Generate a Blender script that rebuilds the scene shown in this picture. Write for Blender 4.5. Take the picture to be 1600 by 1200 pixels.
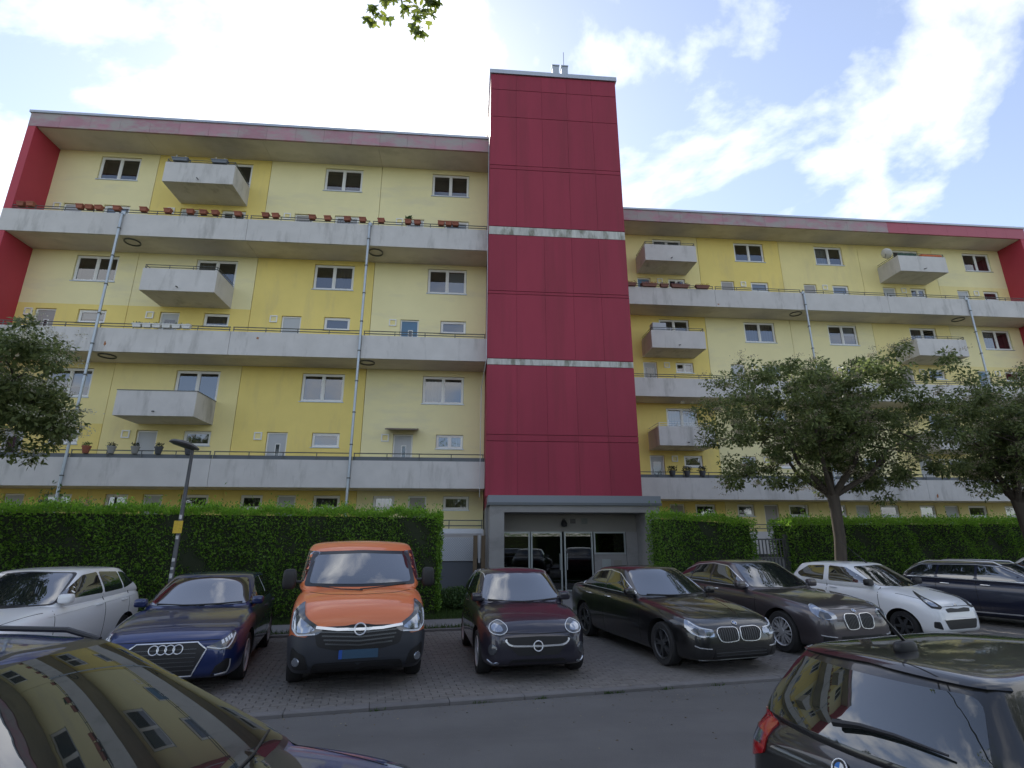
import bpy, bmesh, math, random
import numpy as np
from mathutils import Vector, Matrix
from mathutils.bvhtree import BVHTree
from mathutils.geometry import delaunay_2d_cdt
R = math.radians
random.seed(7); rng = np.random.default_rng(7)
scene = bpy.context.scene
for o in list(bpy.data.objects): bpy.data.objects.remove(o)
C = scene.collection

# ------------------------------------------------------------------ camera
CAM_H = 2.0
cd = bpy.data.cameras.new('camera'); cam = bpy.data.objects.new('camera', cd); C.objects.link(cam)
cd.sensor_width = 36.0; cd.lens = 18.83; cd.clip_start = 0.05; cd.clip_end = 3000
cam.location = (0, 0, CAM_H); cam.rotation_euler = (R(90 + 16.12), 0, R(-4.75))
scene.camera = cam
# ------------------------------------------------------------------ world, sun, exposure
SUN_EL, SUN_AZ = 40.2, -11.55            # azimuth from +Y, negative to the left
w = bpy.data.worlds.new('World'); scene.world = w; w.use_nodes = True
nt = w.node_tree; nt.nodes.clear()
def N(t, **k):
    n = nt.nodes.new(t)
    for a, b in k.items(): setattr(n, a, b)
    return n
def LK(a, b): nt.links.new(a, b)
sky = N('ShaderNodeTexSky', sky_type='NISHITA', sun_disc=False)
sky.sun_elevation = R(SUN_EL); sky.sun_rotation = R(SUN_AZ)
sky.altitude = 100; sky.air_density = 1.0; sky.dust_density = 0.45; sky.ozone_density = 1.0
tc = N('ShaderNodeTexCoord')
sep = N('ShaderNodeSeparateXYZ'); LK(tc.outputs['Generated'], sep.inputs[0])
mz = N('ShaderNodeMath', operation='MAXIMUM'); LK(sep.outputs[2], mz.inputs[0]); mz.inputs[1].default_value = 0.0
ad = N('ShaderNodeMath', operation='ADD'); LK(mz.outputs[0], ad.inputs[0]); ad.inputs[1].default_value = 0.18
dx = N('ShaderNodeMath', operation='DIVIDE'); LK(sep.outputs[0], dx.inputs[0]); LK(ad.outputs[0], dx.inputs[1])
dy = N('ShaderNodeMath', operation='DIVIDE'); LK(sep.outputs[1], dy.inputs[0]); LK(ad.outputs[0], dy.inputs[1])
cmb = N('ShaderNodeCombineXYZ'); LK(dx.outputs[0], cmb.inputs[0]); LK(dy.outputs[0], cmb.inputs[1])
mp = N('ShaderNodeMapping'); LK(cmb.outputs[0], mp.inputs[0])
mp.inputs['Location'].default_value = (-2.55, 3.28, 0.0); mp.inputs['Scale'].default_value = (1.0, 1.0, 1.0)
nz = N('ShaderNodeTexNoise'); LK(mp.outputs[0], nz.inputs['Vector'])
nz.inputs['Scale'].default_value = 1.15; nz.inputs['Detail'].default_value = 9; nz.inputs['Roughness'].default_value = 0.56
nz.inputs['Distortion'].default_value = 0.25
rp = N('ShaderNodeValToRGB'); LK(nz.outputs[0], rp.inputs[0])
rp.color_ramp.elements[0].position = 0.475; rp.color_ramp.elements[1].position = 0.585
rp.color_ramp.elements[0].color = (0, 0, 0, 1); rp.color_ramp.elements[1].color = (1, 1, 1, 1)
# thin high veil and clouds scatter forward: brighter towards the sun
sdir = (math.sin(R(SUN_AZ)) * math.cos(R(SUN_EL)), math.cos(R(SUN_AZ)) * math.cos(R(SUN_EL)), math.sin(R(SUN_EL)))
dp = N('ShaderNodeVectorMath', operation='DOT_PRODUCT'); LK(tc.outputs['Generated'], dp.inputs[0]); dp.inputs[1].default_value = sdir
d0 = N('ShaderNodeMath', operation='MAXIMUM'); LK(dp.outputs['Value'], d0.inputs[0]); d0.inputs[1].default_value = 0.0
d2_ = N('ShaderNodeMath', operation='MULTIPLY'); LK(d0.outputs[0], d2_.inputs[0]); LK(d0.outputs[0], d2_.inputs[1])
ph = N('ShaderNodeMath', operation='MULTIPLY_ADD'); LK(d2_.outputs[0], ph.inputs[0]); ph.inputs[1].default_value = 0.36; ph.inputs[2].default_value = 0.42
am = N('ShaderNodeMath', operation='ADD'); LK(mz.outputs[0], am.inputs[0]); am.inputs[1].default_value = 0.30      # longer path through the veil near the horizon
am2 = N('ShaderNodeMath', operation='DIVIDE'); am2.inputs[0].default_value = 0.62; LK(am.outputs[0], am2.inputs[1])
ph_ = N('ShaderNodeMath', operation='MULTIPLY'); LK(ph.outputs[0], ph_.inputs[0]); LK(am2.outputs[0], ph_.inputs[1]); ph = ph_
vl = N('ShaderNodeMixRGB', blend_type='MULTIPLY'); vl.inputs[0].default_value = 1; vl.inputs[1].default_value = (4.2, 4.45, 5.5, 1); LK(ph.outputs[0], vl.inputs[2])
sk1 = N('ShaderNodeMixRGB', blend_type='MULTIPLY'); sk1.inputs[0].default_value = 1; LK(sky.outputs[0], sk1.inputs[1]); sk1.inputs[2].default_value = (1.0, 1.02, 1.06, 1)
sky2 = N('ShaderNodeMixRGB', blend_type='ADD'); sky2.inputs[0].default_value = 1; LK(sk1.outputs[0], sky2.inputs[1]); LK(vl.outputs[0], sky2.inputs[2])
ph2 = N('ShaderNodeMath', operation='MULTIPLY_ADD'); LK(d2_.outputs[0], ph2.inputs[0]); ph2.inputs[1].default_value = 0.5; ph2.inputs[2].default_value = 0.58
cw_ = N('ShaderNodeMixRGB', blend_type='MULTIPLY'); cw_.inputs[0].default_value = 1; cw_.inputs[1].default_value = (14.0, 14.2, 14.6, 1); LK(ph2.outputs[0], cw_.inputs[2])
cl = N('ShaderNodeMixRGB', blend_type='MIX'); LK(rp.outputs[0], cl.inputs[0])
LK(sky2.outputs[0], cl.inputs[1]); LK(cw_.outputs[0], cl.inputs[2])
bg = N('ShaderNodeBackground'); LK(cl.outputs[0], bg.inputs[0]); bg.inputs[1].default_value = 0.09
wo = N('ShaderNodeOutputWorld'); LK(bg.outputs[0], wo.inputs[0])
sd = bpy.data.lights.new('sun', 'SUN'); sd.energy = 3.5; sd.angle = R(0.53); sd.color = (1.0, 0.94, 0.84)
sun = bpy.data.objects.new('sun', sd); C.objects.link(sun)
sv = Vector((math.sin(R(SUN_AZ)) * math.cos(R(SUN_EL)), math.cos(R(SUN_AZ)) * math.cos(R(SUN_EL)), math.sin(R(SUN_EL))))
sun.rotation_euler = sv.to_track_quat('Z', 'Y').to_euler(); sun.location = (0, 0, 60)
vs = scene.view_settings; vs.view_transform = 'Standard'; vs.look = 'None'; vs.gamma = 1.0; vs.use_curve_mapping = False
vs.exposure = 0.80

# ------------------------------------------------------------------ materials
MATS = {}
def mat(name, col=(.5, .5, .5), rough=.6, metal=0.0, spec=.5, ior=None, coat=0.0, noise=0.0, nscale=4.0, stretch=(1, 1, 1), bump=0.0,
        bscale=60.0, dark=None, dcol=None, dlo=.5, dhi=.65, emit=None, sheen=0.0, objvar=0.0, coords='Object', trans=0.0):
    if name in MATS: return MATS[name]
    m = bpy.data.materials.new(name); m.use_nodes = True; t = m.node_tree; b = t.nodes['Principled BSDF']
    b.inputs['Base Color'].default_value = (*col, 1); b.inputs['Roughness'].default_value = rough; b.inputs['Metallic'].default_value = metal
    b.inputs['Specular IOR Level'].default_value = spec
    if ior: b.inputs['IOR'].default_value = ior
    if coat: b.inputs['Coat Weight'].default_value = coat; b.inputs['Coat Roughness'].default_value = .03
    if emit: b.inputs['Emission Color'].default_value = (*col, 1); b.inputs['Emission Strength'].default_value = emit
    nn = t.nodes.new; lk = t.links.new
    need = noise or dark or bump or objvar
    if need:
        tcn = nn('ShaderNodeTexCoord'); src = tcn.outputs[coords]
        if coords == 'World':
            pass
        geo = nn('ShaderNodeNewGeometry')
        mpn = nn('ShaderNodeMapping'); lk(geo.outputs['Position'], mpn.inputs[0]); mpn.inputs['Scale'].default_value = stretch
        cur = None
        rgb = nn('ShaderNodeRGB'); rgb.outputs[0].default_value = (*col, 1); cur = rgb.outputs[0]
        if noise:
            n1 = nn('ShaderNodeTexNoise'); n1.inputs['Scale'].default_value = nscale; n1.inputs['Detail'].default_value = 6; n1.inputs['Roughness'].default_value = .6
            lk(mpn.outputs[0], n1.inputs['Vector'])
            mr = nn('ShaderNodeMapRange'); lk(n1.outputs[0], mr.inputs[0]); mr.inputs[1].default_value = .25; mr.inputs[2].default_value = .75
            mr.inputs[3].default_value = 1 - noise; mr.inputs[4].default_value = 1 + noise
            mx = nn('ShaderNodeMixRGB'); mx.blend_type = 'MULTIPLY'; mx.inputs[0].default_value = 1; lk(cur, mx.inputs[1]); lk(mr.outputs[0], mx.inputs[2]); cur = mx.outputs[0]
        if objvar:
            oi = nn('ShaderNodeObjectInfo'); mr = nn('ShaderNodeMapRange'); lk(oi.outputs['Random'], mr.inputs[0]); mr.inputs[3].default_value = 1 - objvar; mr.inputs[4].default_value = 1 + objvar
            mx = nn('ShaderNodeMixRGB'); mx.blend_type = 'MULTIPLY'; mx.inputs[0].default_value = 1; lk(cur, mx.inputs[1]); lk(mr.outputs[0], mx.inputs[2]); cur = mx.outputs[0]
        if dark:                                           # stains with a shape of their own
            mp2 = nn('ShaderNodeMapping'); lk(geo.outputs['Position'], mp2.inputs[0]); mp2.inputs['Scale'].default_value = dark
            n2 = nn('ShaderNodeTexNoise'); n2.inputs['Scale'].default_value = 1; n2.inputs['Detail'].default_value = 7; n2.inputs['Roughness'].default_value = .65
            lk(mp2.outputs[0], n2.inputs['Vector'])
            r2 = nn('ShaderNodeMapRange'); lk(n2.outputs[0], r2.inputs[0]); r2.inputs[1].default_value = dlo; r2.inputs[2].default_value = dhi
            mx = nn('ShaderNodeMixRGB'); lk(r2.outputs[0], mx.inputs[0]); lk(cur, mx.inputs[1]); mx.inputs[2].default_value = (*(dcol or [c * .5 for c in col]), 1); cur = mx.outputs[0]
        lk(cur, b.inputs['Base Color'])
        if bump:
            n3 = nn('ShaderNodeTexNoise'); n3.inputs['Scale'].default_value = bscale; n3.inputs['Detail'].default_value = 3; lk(geo.outputs['Position'], n3.inputs['Vector'])
            bm_ = nn('ShaderNodeBump'); bm_.inputs['Strength'].default_value = bump; bm_.inputs['Distance'].default_value = .01; lk(n3.outputs[0], bm_.inputs['Height']); lk(bm_.outputs[0], b.inputs['Normal'])
    MATS[name] = m; return m
def leafmat(name, c1, c2, trans=.35, rough=.5):
    m = bpy.data.materials.new(name); m.use_nodes = True; t = m.node_tree; t.nodes.clear(); nn = t.nodes.new; lk = t.links.new
    g = nn('ShaderNodeNewGeometry'); r = nn('ShaderNodeValToRGB'); lk(g.outputs['Random Per Island'], r.inputs[0])
    r.color_ramp.elements[0].color = (*c1, 1); r.color_ramp.elements[1].color = (*c2, 1)
    d = nn('ShaderNodeBsdfPrincipled'); lk(r.outputs[0], d.inputs['Base Color']); d.inputs['Roughness'].default_value = rough; d.inputs['Specular IOR Level'].default_value = .35
    tr = nn('ShaderNodeBsdfTranslucent'); hs = nn('ShaderNodeHueSaturation'); hs.inputs['Value'].default_value = 1.5; lk(r.outputs[0], hs.inputs['Color']); lk(hs.outputs[0], tr.inputs[0])
    mx = nn('ShaderNodeMixShader'); mx.inputs[0].default_value = trans; lk(d.outputs[0], mx.inputs[1]); lk(tr.outputs[0], mx.inputs[2])
    o = nn('ShaderNodeOutputMaterial'); lk(mx.outputs[0], o.inputs[0]); MATS[name] = m; return m
def glassmat(name, tint=(.6, .65, .66), refl=.16, rough=0.0):
    m = bpy.data.materials.new(name); m.use_nodes = True; t = m.node_tree; t.nodes.clear(); nn = t.nodes.new; lk = t.links.new
    tr = nn('ShaderNodeBsdfTransparent'); tr.inputs[0].default_value = (*tint, 1)
    gl = nn('ShaderNodeBsdfGlossy'); gl.inputs['Roughness'].default_value = rough; gl.inputs[0].default_value = (.95, .97, 1, 1)
    fr = nn('ShaderNodeFresnel'); fr.inputs[0].default_value = 1.52
    mu = nn('ShaderNodeMath'); mu.operation = 'MULTIPLY_ADD'; lk(fr.outputs[0], mu.inputs[0]); mu.inputs[1].default_value = 1.0 - refl; mu.inputs[2].default_value = refl; mu.use_clamp = True
    mx = nn('ShaderNodeMixShader'); lk(mu.outputs[0], mx.inputs[0]); lk(tr.outputs[0], mx.inputs[1]); lk(gl.outputs[0], mx.inputs[2])
    o = nn('ShaderNodeOutputMaterial'); lk(mx.outputs[0], o.inputs[0]); MATS[name] = m; return m

M_pale = mat('render_pale_yellow', (.85, .775, .44), .85, noise=.05, nscale=.6, dark=(.35, .35, 1.2), dcol=(.74, .68, .44), dlo=.52, dhi=.75, bump=.15, bscale=90)
M_mid = mat('render_mid_yellow', (.84, .73, .34), .85, noise=.06, nscale=.6, dark=(1.1, 1, .25), dcol=(.71, .61, .32), dlo=.54, dhi=.8, bump=.15, bscale=90)
M_strong = mat('render_strong_yellow', (.84, .68, .22), .85, noise=.06, nscale=.6, dark=(1.1, 1, .25), dcol=(.70, .57, .23), dlo=.54, dhi=.8, bump=.15, bscale=90)
M_conc = mat('parapet_concrete', (.58, .565, .55), .85, noise=.08, nscale=1.5, dark=(1.6, 1.0, .35), dcol=(.27, .265, .25), dlo=.53, dhi=.80, bump=.2, bscale=50)
M_soffit = mat('soffit_concrete', (.66, .61, .54), .9, noise=.10, nscale=.7, dark=(.5, .9, 1), dcol=(.50, .46, .40), dlo=.5, dhi=.75)
M_red = mat('red_cladding', (.30, .036, .064), .65, spec=.3, noise=.08, nscale=.9, stretch=(1, 1, .3), dark=(2.2, 1, .12), dcol=(.22, .034, .05), dlo=.5, dhi=.8, objvar=.06)
M_redside = mat('red_end_wall', (.42, .038, .065), .6, noise=.08, nscale=.6)
M_fascia = mat('weathered_fascia', (.42, .22, .265), .7, noise=.10, nscale=1.2, dark=(.9, 1, 2.0), dcol=(.37, .33, .32), dlo=.42, dhi=.60, objvar=.10)
M_coping = mat('zinc_coping', (.42, .46, .50), .4, metal=.6, noise=.06, nscale=2)
M_pipe = mat('zinc_pipe', (.40, .45, .49), .4, metal=.55, noise=.10, nscale=3)
M_rail = mat('grey_rail', (.10, .11, .11), .5, metal=.1)
M_railw = mat('white_rail', (.72, .72, .70), .5)
M_frame = mat('white_window_frame', (.78, .78, .76), .35)
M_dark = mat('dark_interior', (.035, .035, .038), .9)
M_curt = mat('net_curtain', (.36, .37, .37), .9, noise=.14, nscale=9, stretch=(6, 1, .15))
M_blind = mat('grey_blind', (.38, .40, .42), .8, noise=.05, nscale=20, stretch=(.1, 1, 1))
M_drape = mat('dark_drape', (.17, .15, .14), .9, noise=.2, nscale=9, stretch=(5, 1, .15))
M_doorw = mat('grey_white_door', (.44, .46, .48), .45)
M_doorg = mat('grey_door', (.34, .32, .31), .5)
M_doorb = mat('blue_door', (.10, .20, .32), .5)
M_glass = glassmat('window_glass', (.55, .58, .6), .13)
M_stain = mat('rust', (.32, .13, .05), .9, noise=.3, nscale=20)
M_band = mat('exposed_concrete_band', (.50, .50, .47), .9, noise=.25, nscale=3.0, stretch=(2.5, 1, .4), dark=(3, 1, 1), dcol=(.22, .22, .18), dlo=.5, dhi=.65)
M_portal = mat('portal_concrete', (.27, .265, .26), .85, noise=.08, nscale=1.2, dark=(.7, .7, 1.4), dcol=(.19, .187, .183), dlo=.5, dhi=.7)
M_black = mat('black_plastic', (.018, .018, .02), .45)
M_alu = mat('aluminium_frame', (.34, .37, .37), .4, metal=.3)

# ------------------------------------------------------------------ mesh helpers
def mesh(name, v, f, smooth=False):
    me = bpy.data.meshes.new(name); me.from_pydata([tuple(map(float, p)) for p in v], [], [tuple(map(int, q)) for q in f]); me.update()
    if smooth: me.polygons.foreach_set('use_smooth', [True] * len(me.polygons))
    return me
def link(name, me, m=None, parent=None, loc=None):
    o = bpy.data.objects.new(name, me); C.objects.link(o)
    if m is not None and me is not None and len(me.materials) == 0: me.materials.append(m)
    if parent is not None: o.parent = parent
    if loc is not None: o.location = loc
    return o
def empty(name, loc=(0, 0, 0), rz=0.0, parent=None):
    o = bpy.data.objects.new(name, None); C.objects.link(o); o.location = loc; o.rotation_euler = (0, 0, rz); o.empty_display_size = .2
    if parent is not None: o.parent = parent
    return o
def tag(o, label, cat, group=None):
    o['label'] = label; o['category'] = cat
    if group: o['group'] = group
    return o
def struct(o): o['kind'] = 'structure'; return o
class MB:
    def __init__(s): s.v = []; s.f = []
    def add(s, v, f):
        n = len(s.v); s.v += [tuple(p) for p in v]; s.f += [tuple(i + n for i in q) for q in f]
    def box(s, x0, x1, y0, y1, z0, z1):
        s.add([(x0, y0, z0), (x1, y0, z0), (x1, y1, z0), (x0, y1, z0), (x0, y0, z1), (x1, y0, z1), (x1, y1, z1), (x0, y1, z1)],
              [(0, 3, 2, 1), (4, 5, 6, 7), (0, 1, 5, 4), (1, 2, 6, 5), (2, 3, 7, 6), (3, 0, 4, 7)])
    def tube(s, p, q, r0, r1=None, n=8, cap=True):
        p = Vector(p); q = Vector(q); r1 = r0 if r1 is None else r1
        z = (q - p).normalized(); a = z.orthogonal().normalized(); b = z.cross(a)
        v = []
        for c, r in ((p, r0), (q, r1)):
            for i in range(n):
                t = 2 * math.pi * i / n; v.append(c + a * (r * math.cos(t)) + b * (r * math.sin(t)))
        f = [(i, (i + 1) % n, n + (i + 1) % n, n + i) for i in range(n)]
        if cap: f += [tuple(range(n - 1, -1, -1)), tuple(range(n, 2 * n))]
        s.add(v, f)
    def path(s, pts, rads, n=7):
        pts = [Vector(p) for p in pts]; rings = []
        a = None
        for i, p in enumerate(pts):
            t = (pts[min(i + 1, len(pts) - 1)] - pts[max(i - 1, 0)]).normalized()
            a = t.orthogonal().normalized() if a is None else (a - t * a.dot(t)).normalized()
            b = t.cross(a); rings.append([p + a * (rads[i] * math.cos(2 * math.pi * k / n)) + b * (rads[i] * math.sin(2 * math.pi * k / n)) for k in range(n)])
        v = [q for r in rings for q in r]; f = []
        for i in range(len(pts) - 1):
            for k in range(n): f.append((i * n + k, i * n + (k + 1) % n, (i + 1) * n + (k + 1) % n, (i + 1) * n + k))
        f += [tuple(range(n - 1, -1, -1)), tuple(range((len(pts) - 1) * n, len(pts) * n))]
        s.add(v, f)
    def lathe(s, prof, axis='z', c=(0, 0, 0), n=24, close=False):
        v = []; m = len(prof)
        for k in range(n):
            t = 2 * math.pi * k / n
            for r, h in prof:
                if axis == 'z': v.append((c[0] + r * math.cos(t), c[1] + r * math.sin(t), c[2] + h))
                elif axis == 'y': v.append((c[0] + r * math.cos(t), c[1] + h, c[2] - r * math.sin(t)))
                else: v.append((c[0] + h, c[1] + r * math.cos(t), c[2] + r * math.sin(t)))
        f = []
        for k in range(n):
            for j in range(m - 1 + (1 if close else 0)):
                j2 = (j + 1) % m; k2 = (k + 1) % n
                f.append((k * m + j, k2 * m + j, k2 * m + j2, k * m + j2))
        s.add(v, f)
    def build(s, name, m, parent=None, smooth=False, loc=None):
        o = link(name, mesh(name, s.v, s.f, smooth), m, parent, loc)
        if smooth: o.data.set_sharp_from_angle(angle=R(40))
        return o
def box(name, m, parent, x0, x1, y0, y1, z0, z1):
    b = MB(); b.box(min(x0, x1), max(x0, x1), min(y0, y1), max(y0, y1), min(z0, z1), max(z0, z1)); return b.build(name, m, parent)
ORD = ['first', 'second', 'third', 'fourth', 'fifth', 'sixth', 'seventh', 'eighth', 'ninth', 'tenth', 'eleventh', 'twelfth', 'thirteenth', 'fourteenth',
       'fifteenth', 'sixteenth', 'seventeenth', 'eighteenth', 'nineteenth', 'twentieth', 'twenty-first', 'twenty-second', 'twenty-third', 'twenty-fourth', 'twenty-fifth', 'twenty-sixth']

# ------------------------------------------------------------------ street geometry (street runs 9.6 degrees off the facade)
SA = R(9.6); E1 = Vector((math.cos(SA), math.sin(SA), 0)); E2 = Vector((-math.sin(SA), math.cos(SA), 0)); K0 = Vector((.83, 7.94, 0))
def st(s, t, z=0.0): return K0 + E1 * s + E2 * t + Vector((0, 0, z))
def road_z(t): return -.05 + .008 * t
M_asph = mat('asphalt', (.125, .123, .121), .85, noise=.10, nscale=1.3, dark=(.25, .7, 1), dcol=(.095, .094, .092), dlo=.45, dhi=.7, bump=.5, bscale=140)
M_pav = mat('paver', (.158, .149, .140), .9, noise=.16, nscale=6, objvar=.10, bump=.35, bscale=120)
M_pavj = mat('paver_joint', (.085, .076, .066), .95, noise=.2, nscale=9)
M_kerb = mat('kerb_stone', (.15, .145, .145), .85, noise=.14, nscale=4, objvar=.10, bump=.3, bscale=80)
M_path = mat('path_slab', (.17, .17, .175), .9, noise=.10, nscale=2, bump=.2, bscale=60)
M_soil = mat('lawn_soil', (.060, .068, .028), .95, noise=.35, nscale=2.5)
def strip(name, prof, m, s0=-60, s1=60, ns=1):
    v = []; f = []; k = len(prof)
    for i in range(ns + 1):
        s_ = s0 + (s1 - s0) * i / ns
        v += [st(s_, t, z) for t, z in prof]
    for i in range(ns):
        for j in range(k - 1): f.append((i * k + j, (i + 1) * k + j, (i + 1) * k + j + 1, i * k + j + 1))
    return link(name, mesh(name, v, f), m)
struct(strip('ground', [(-900, -.14), (-7.5, -.14), (-5.42, -.14), (-5.35, -.13), (-.02, -.075), (0.0, -.075), (.02, -.035), (900, -.035)], M_soil, -900, 900))
road = struct(strip('road', [(-5.33, road_z(-5.33)), (-2.6, road_z(-2.6)), (-.01, road_z(0))], M_asph, -120, 120))
struct(strip('parking_bed', [(.115, -.018), (5.42, -.018)], M_pavj, -30, 40))
fp = struct(strip('footpath', [(6.0, -.006), (7.35, -.006)], M_path, -40, 60))
np_ = struct(strip('near_pavement', [(-5.5, .02), (-9.5, .03)], M_path, -60, 60))
# kerb stones along the road and behind the bays
kb = MB(); kb.v = []
def kerb_mesh(L, wd, h):
    b = .012; v = []; f = []
    for x in (0.004, L - .004):
        v += [(x, 0, -h), (x, 0, -b), (x, b, 0), (x, wd, 0), (x, wd, -h)]
    for j in range(4): f.append((j, j + 5, j + 6, j + 1))
    f += [(0, 1, 2, 3, 4), (9, 8, 7, 6, 5)]
    return mesh('kerb_stone', v, f)
km = kerb_mesh(1.0, .13, .16); km.materials.append(M_kerb)
for i in range(-16, 30):
    o = link('kerb_stone', km, None, road); o.location = st(i, -.005, .0 + random.uniform(-.004, .004)); o.rotation_euler = (0, 0, SA + R(random.uniform(-.25, .25)))
km2 = kerb_mesh(1.0, .10, .20); km2.materials.append(M_kerb)
park = bpy.data.objects['parking_bed']
for i in range(-22, 32):
    o = link('edging_stone', km2, None, park); o.location = st(i, 5.42, .05 + random.uniform(-.006, .006)); o.rotation_euler = (0, 0, SA)
near_k = kerb_mesh(1.0, .15, .2); near_k.materials.append(M_kerb)
for i in range(-8, 12):
    o = link('kerb_stone', near_k, None, np_); o.location = st(i + 1, -5.34, .03); o.rotation_euler = (0, 0, SA + math.pi)
# pavers: the ones that show largest are separate objects, the rest one mesh
pv = []
rowt = .125; r_ = 0
while rowt < 5.36:
    s_ = -13 + (.1 if r_ % 2 else 0)
    while s_ < 22: pv.append((s_, rowt)); s_ += .2
    rowt += .1; r_ += 1
def pav_geo(): 
    a, b2, h, e = .0965, .0465, -.025, .006
    v = [(-a, -b2, h), (a, -b2, h), (a, b2, h), (-a, b2, h), (-a, -b2, -e), (a, -b2, -e), (a, b2, -e), (-a, b2, -e), (-a + e, -b2 + e, 0), (a - e, -b2 + e, 0), (a - e, b2 - e, 0), (-a + e, b2 - e, 0)]
    f = [(0, 1, 5, 4), (1, 2, 6, 5), (2, 3, 7, 6), (3, 0, 4, 7), (4, 5, 9, 8), (5, 6, 10, 9), (6, 7, 11, 10), (7, 4, 8, 11), (8, 9, 10, 11)]
    return v, f
PV, PF = pav_geo(); pm = mesh('paver', PV, PF); pm.materials.append(M_pav)
near = sorted([p for p in pv if p[1] < 1.6 and -2.9 < p[0] < 3.6], key=lambda p: (st(p[0], p[1]) - Vector((0, 0, 2))).length)[:300]
ns_ = set(near)
for p in near:
    o = link('paver', pm, None, park); o.location = st(p[0] + .1, p[1] + .05, random.uniform(-.004, .002)); o.rotation_euler = (R(random.uniform(-.7, .7)), R(random.uniform(-.4, .4)), SA + R(random.uniform(-.8, .8)))
rest = MB(); cs, sn = math.cos(SA), math.sin(SA)
vv = []; ff = []
for p in pv:
    if p in ns_: continue
    b_ = st(p[0] + .1, p[1] + .05, random.uniform(-.004, .002)); n0 = len(vv); tx = random.uniform(-.012, .012); ty = random.uniform(-.008, .008)
    vv += [(b_.x + x * cs - y * sn, b_.y + x * sn + y * cs, b_.z + z + y * tx + x * ty) for x, y, z in PV]; ff += [tuple(i + n0 for i in q) for q in PF]
M_pav2 = mat('paver_field', (.158, .149, .140), .9, noise=.20, nscale=6, bump=.35, bscale=120)
t_ = M_pav2.node_tree
o = link('paver_field', mesh('paver_field', vv, ff), M_pav2, park); o['kind'] = 'stuff'
# entrance walk of slabs between the hedges
ew = struct(box('entrance_walk', M_path, None, 1.2, 6.6, 15.2, 21.75, -.03, -.003))

# ------------------------------------------------------------------ building
LP, LB, RP, RB = 22.5, 24.11, 27.74, 29.34
B_ = [4.0, 9.55, 15.05]; T_ = [5.10, 10.60, 16.13]; FB, RT = 20.58, 21.42
def wall_panel(parent, x0, x1, z0, z1, y, ops, m, depth=.14, name='wall_panel'):
    ops = [(max(a, x0), min(b, x1), max(c, z0), min(d, z1)) for a, b, c, d in ops if b > x0 + .01 and a < x1 - .01 and d > z0 + .01 and c < z1 - .01]
    xs = sorted(set([x0, x1] + [v for o in ops for v in o[:2]])); zs = sorted(set([z0, z1] + [v for o in ops for v in o[2:]]))
    v = []; f = []
    def quad(*p):
        n = len(v); v.extend(p); f.append((n, n + 1, n + 2, n + 3))
    for i in range(len(xs) - 1):
        for j in range(len(zs) - 1):
            cx = (xs[i] + xs[i + 1]) / 2; cz = (zs[j] + zs[j + 1]) / 2
            if any(a < cx < b and c < cz < d for a, b, c, d in ops): continue
            quad((xs[i], y, zs[j]), (xs[i + 1], y, zs[j]), (xs[i + 1], y, zs[j + 1]), (xs[i], y, zs[j + 1]))
    for a, b, c, d in ops:
        Y = y + depth
        if a > x0 + .005: quad((a, y, c), (a, y, d), (a, Y, d), (a, Y, c))
        if b < x1 - .005: quad((b, y, d), (b, y, c), (b, Y, c), (b, Y, d))
        if d < z1 - .005: quad((a, y, d), (b, y, d), (b, Y, d), (a, Y, d))
        if c > z0 + .005: quad((b, y, c), (a, y, c), (a, Y, c), (b, Y, c))
    quad((x0, y, z0), (x0, y, z1), (x0, y + .2, z1), (x0, y + .2, z0)); quad((x1, y, z1), (x1, y, z0), (x1, y + .2, z0), (x1, y + .2, z1))
    return link(name, mesh(name, v, f), m, parent)
def ring(b, x0, x1, z0, z1, y0, y1, w_):
    b.box(x0, x1, y0, y1, z0, z0 + w_); b.box(x0, x1, y0, y1, z1 - w_, z1); b.box(x0, x0 + w_, y0, y1, z0 + w_, z1 - w_); b.box(x1 - w_, x1, y0, y1, z0 + w_, z1 - w_)
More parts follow.
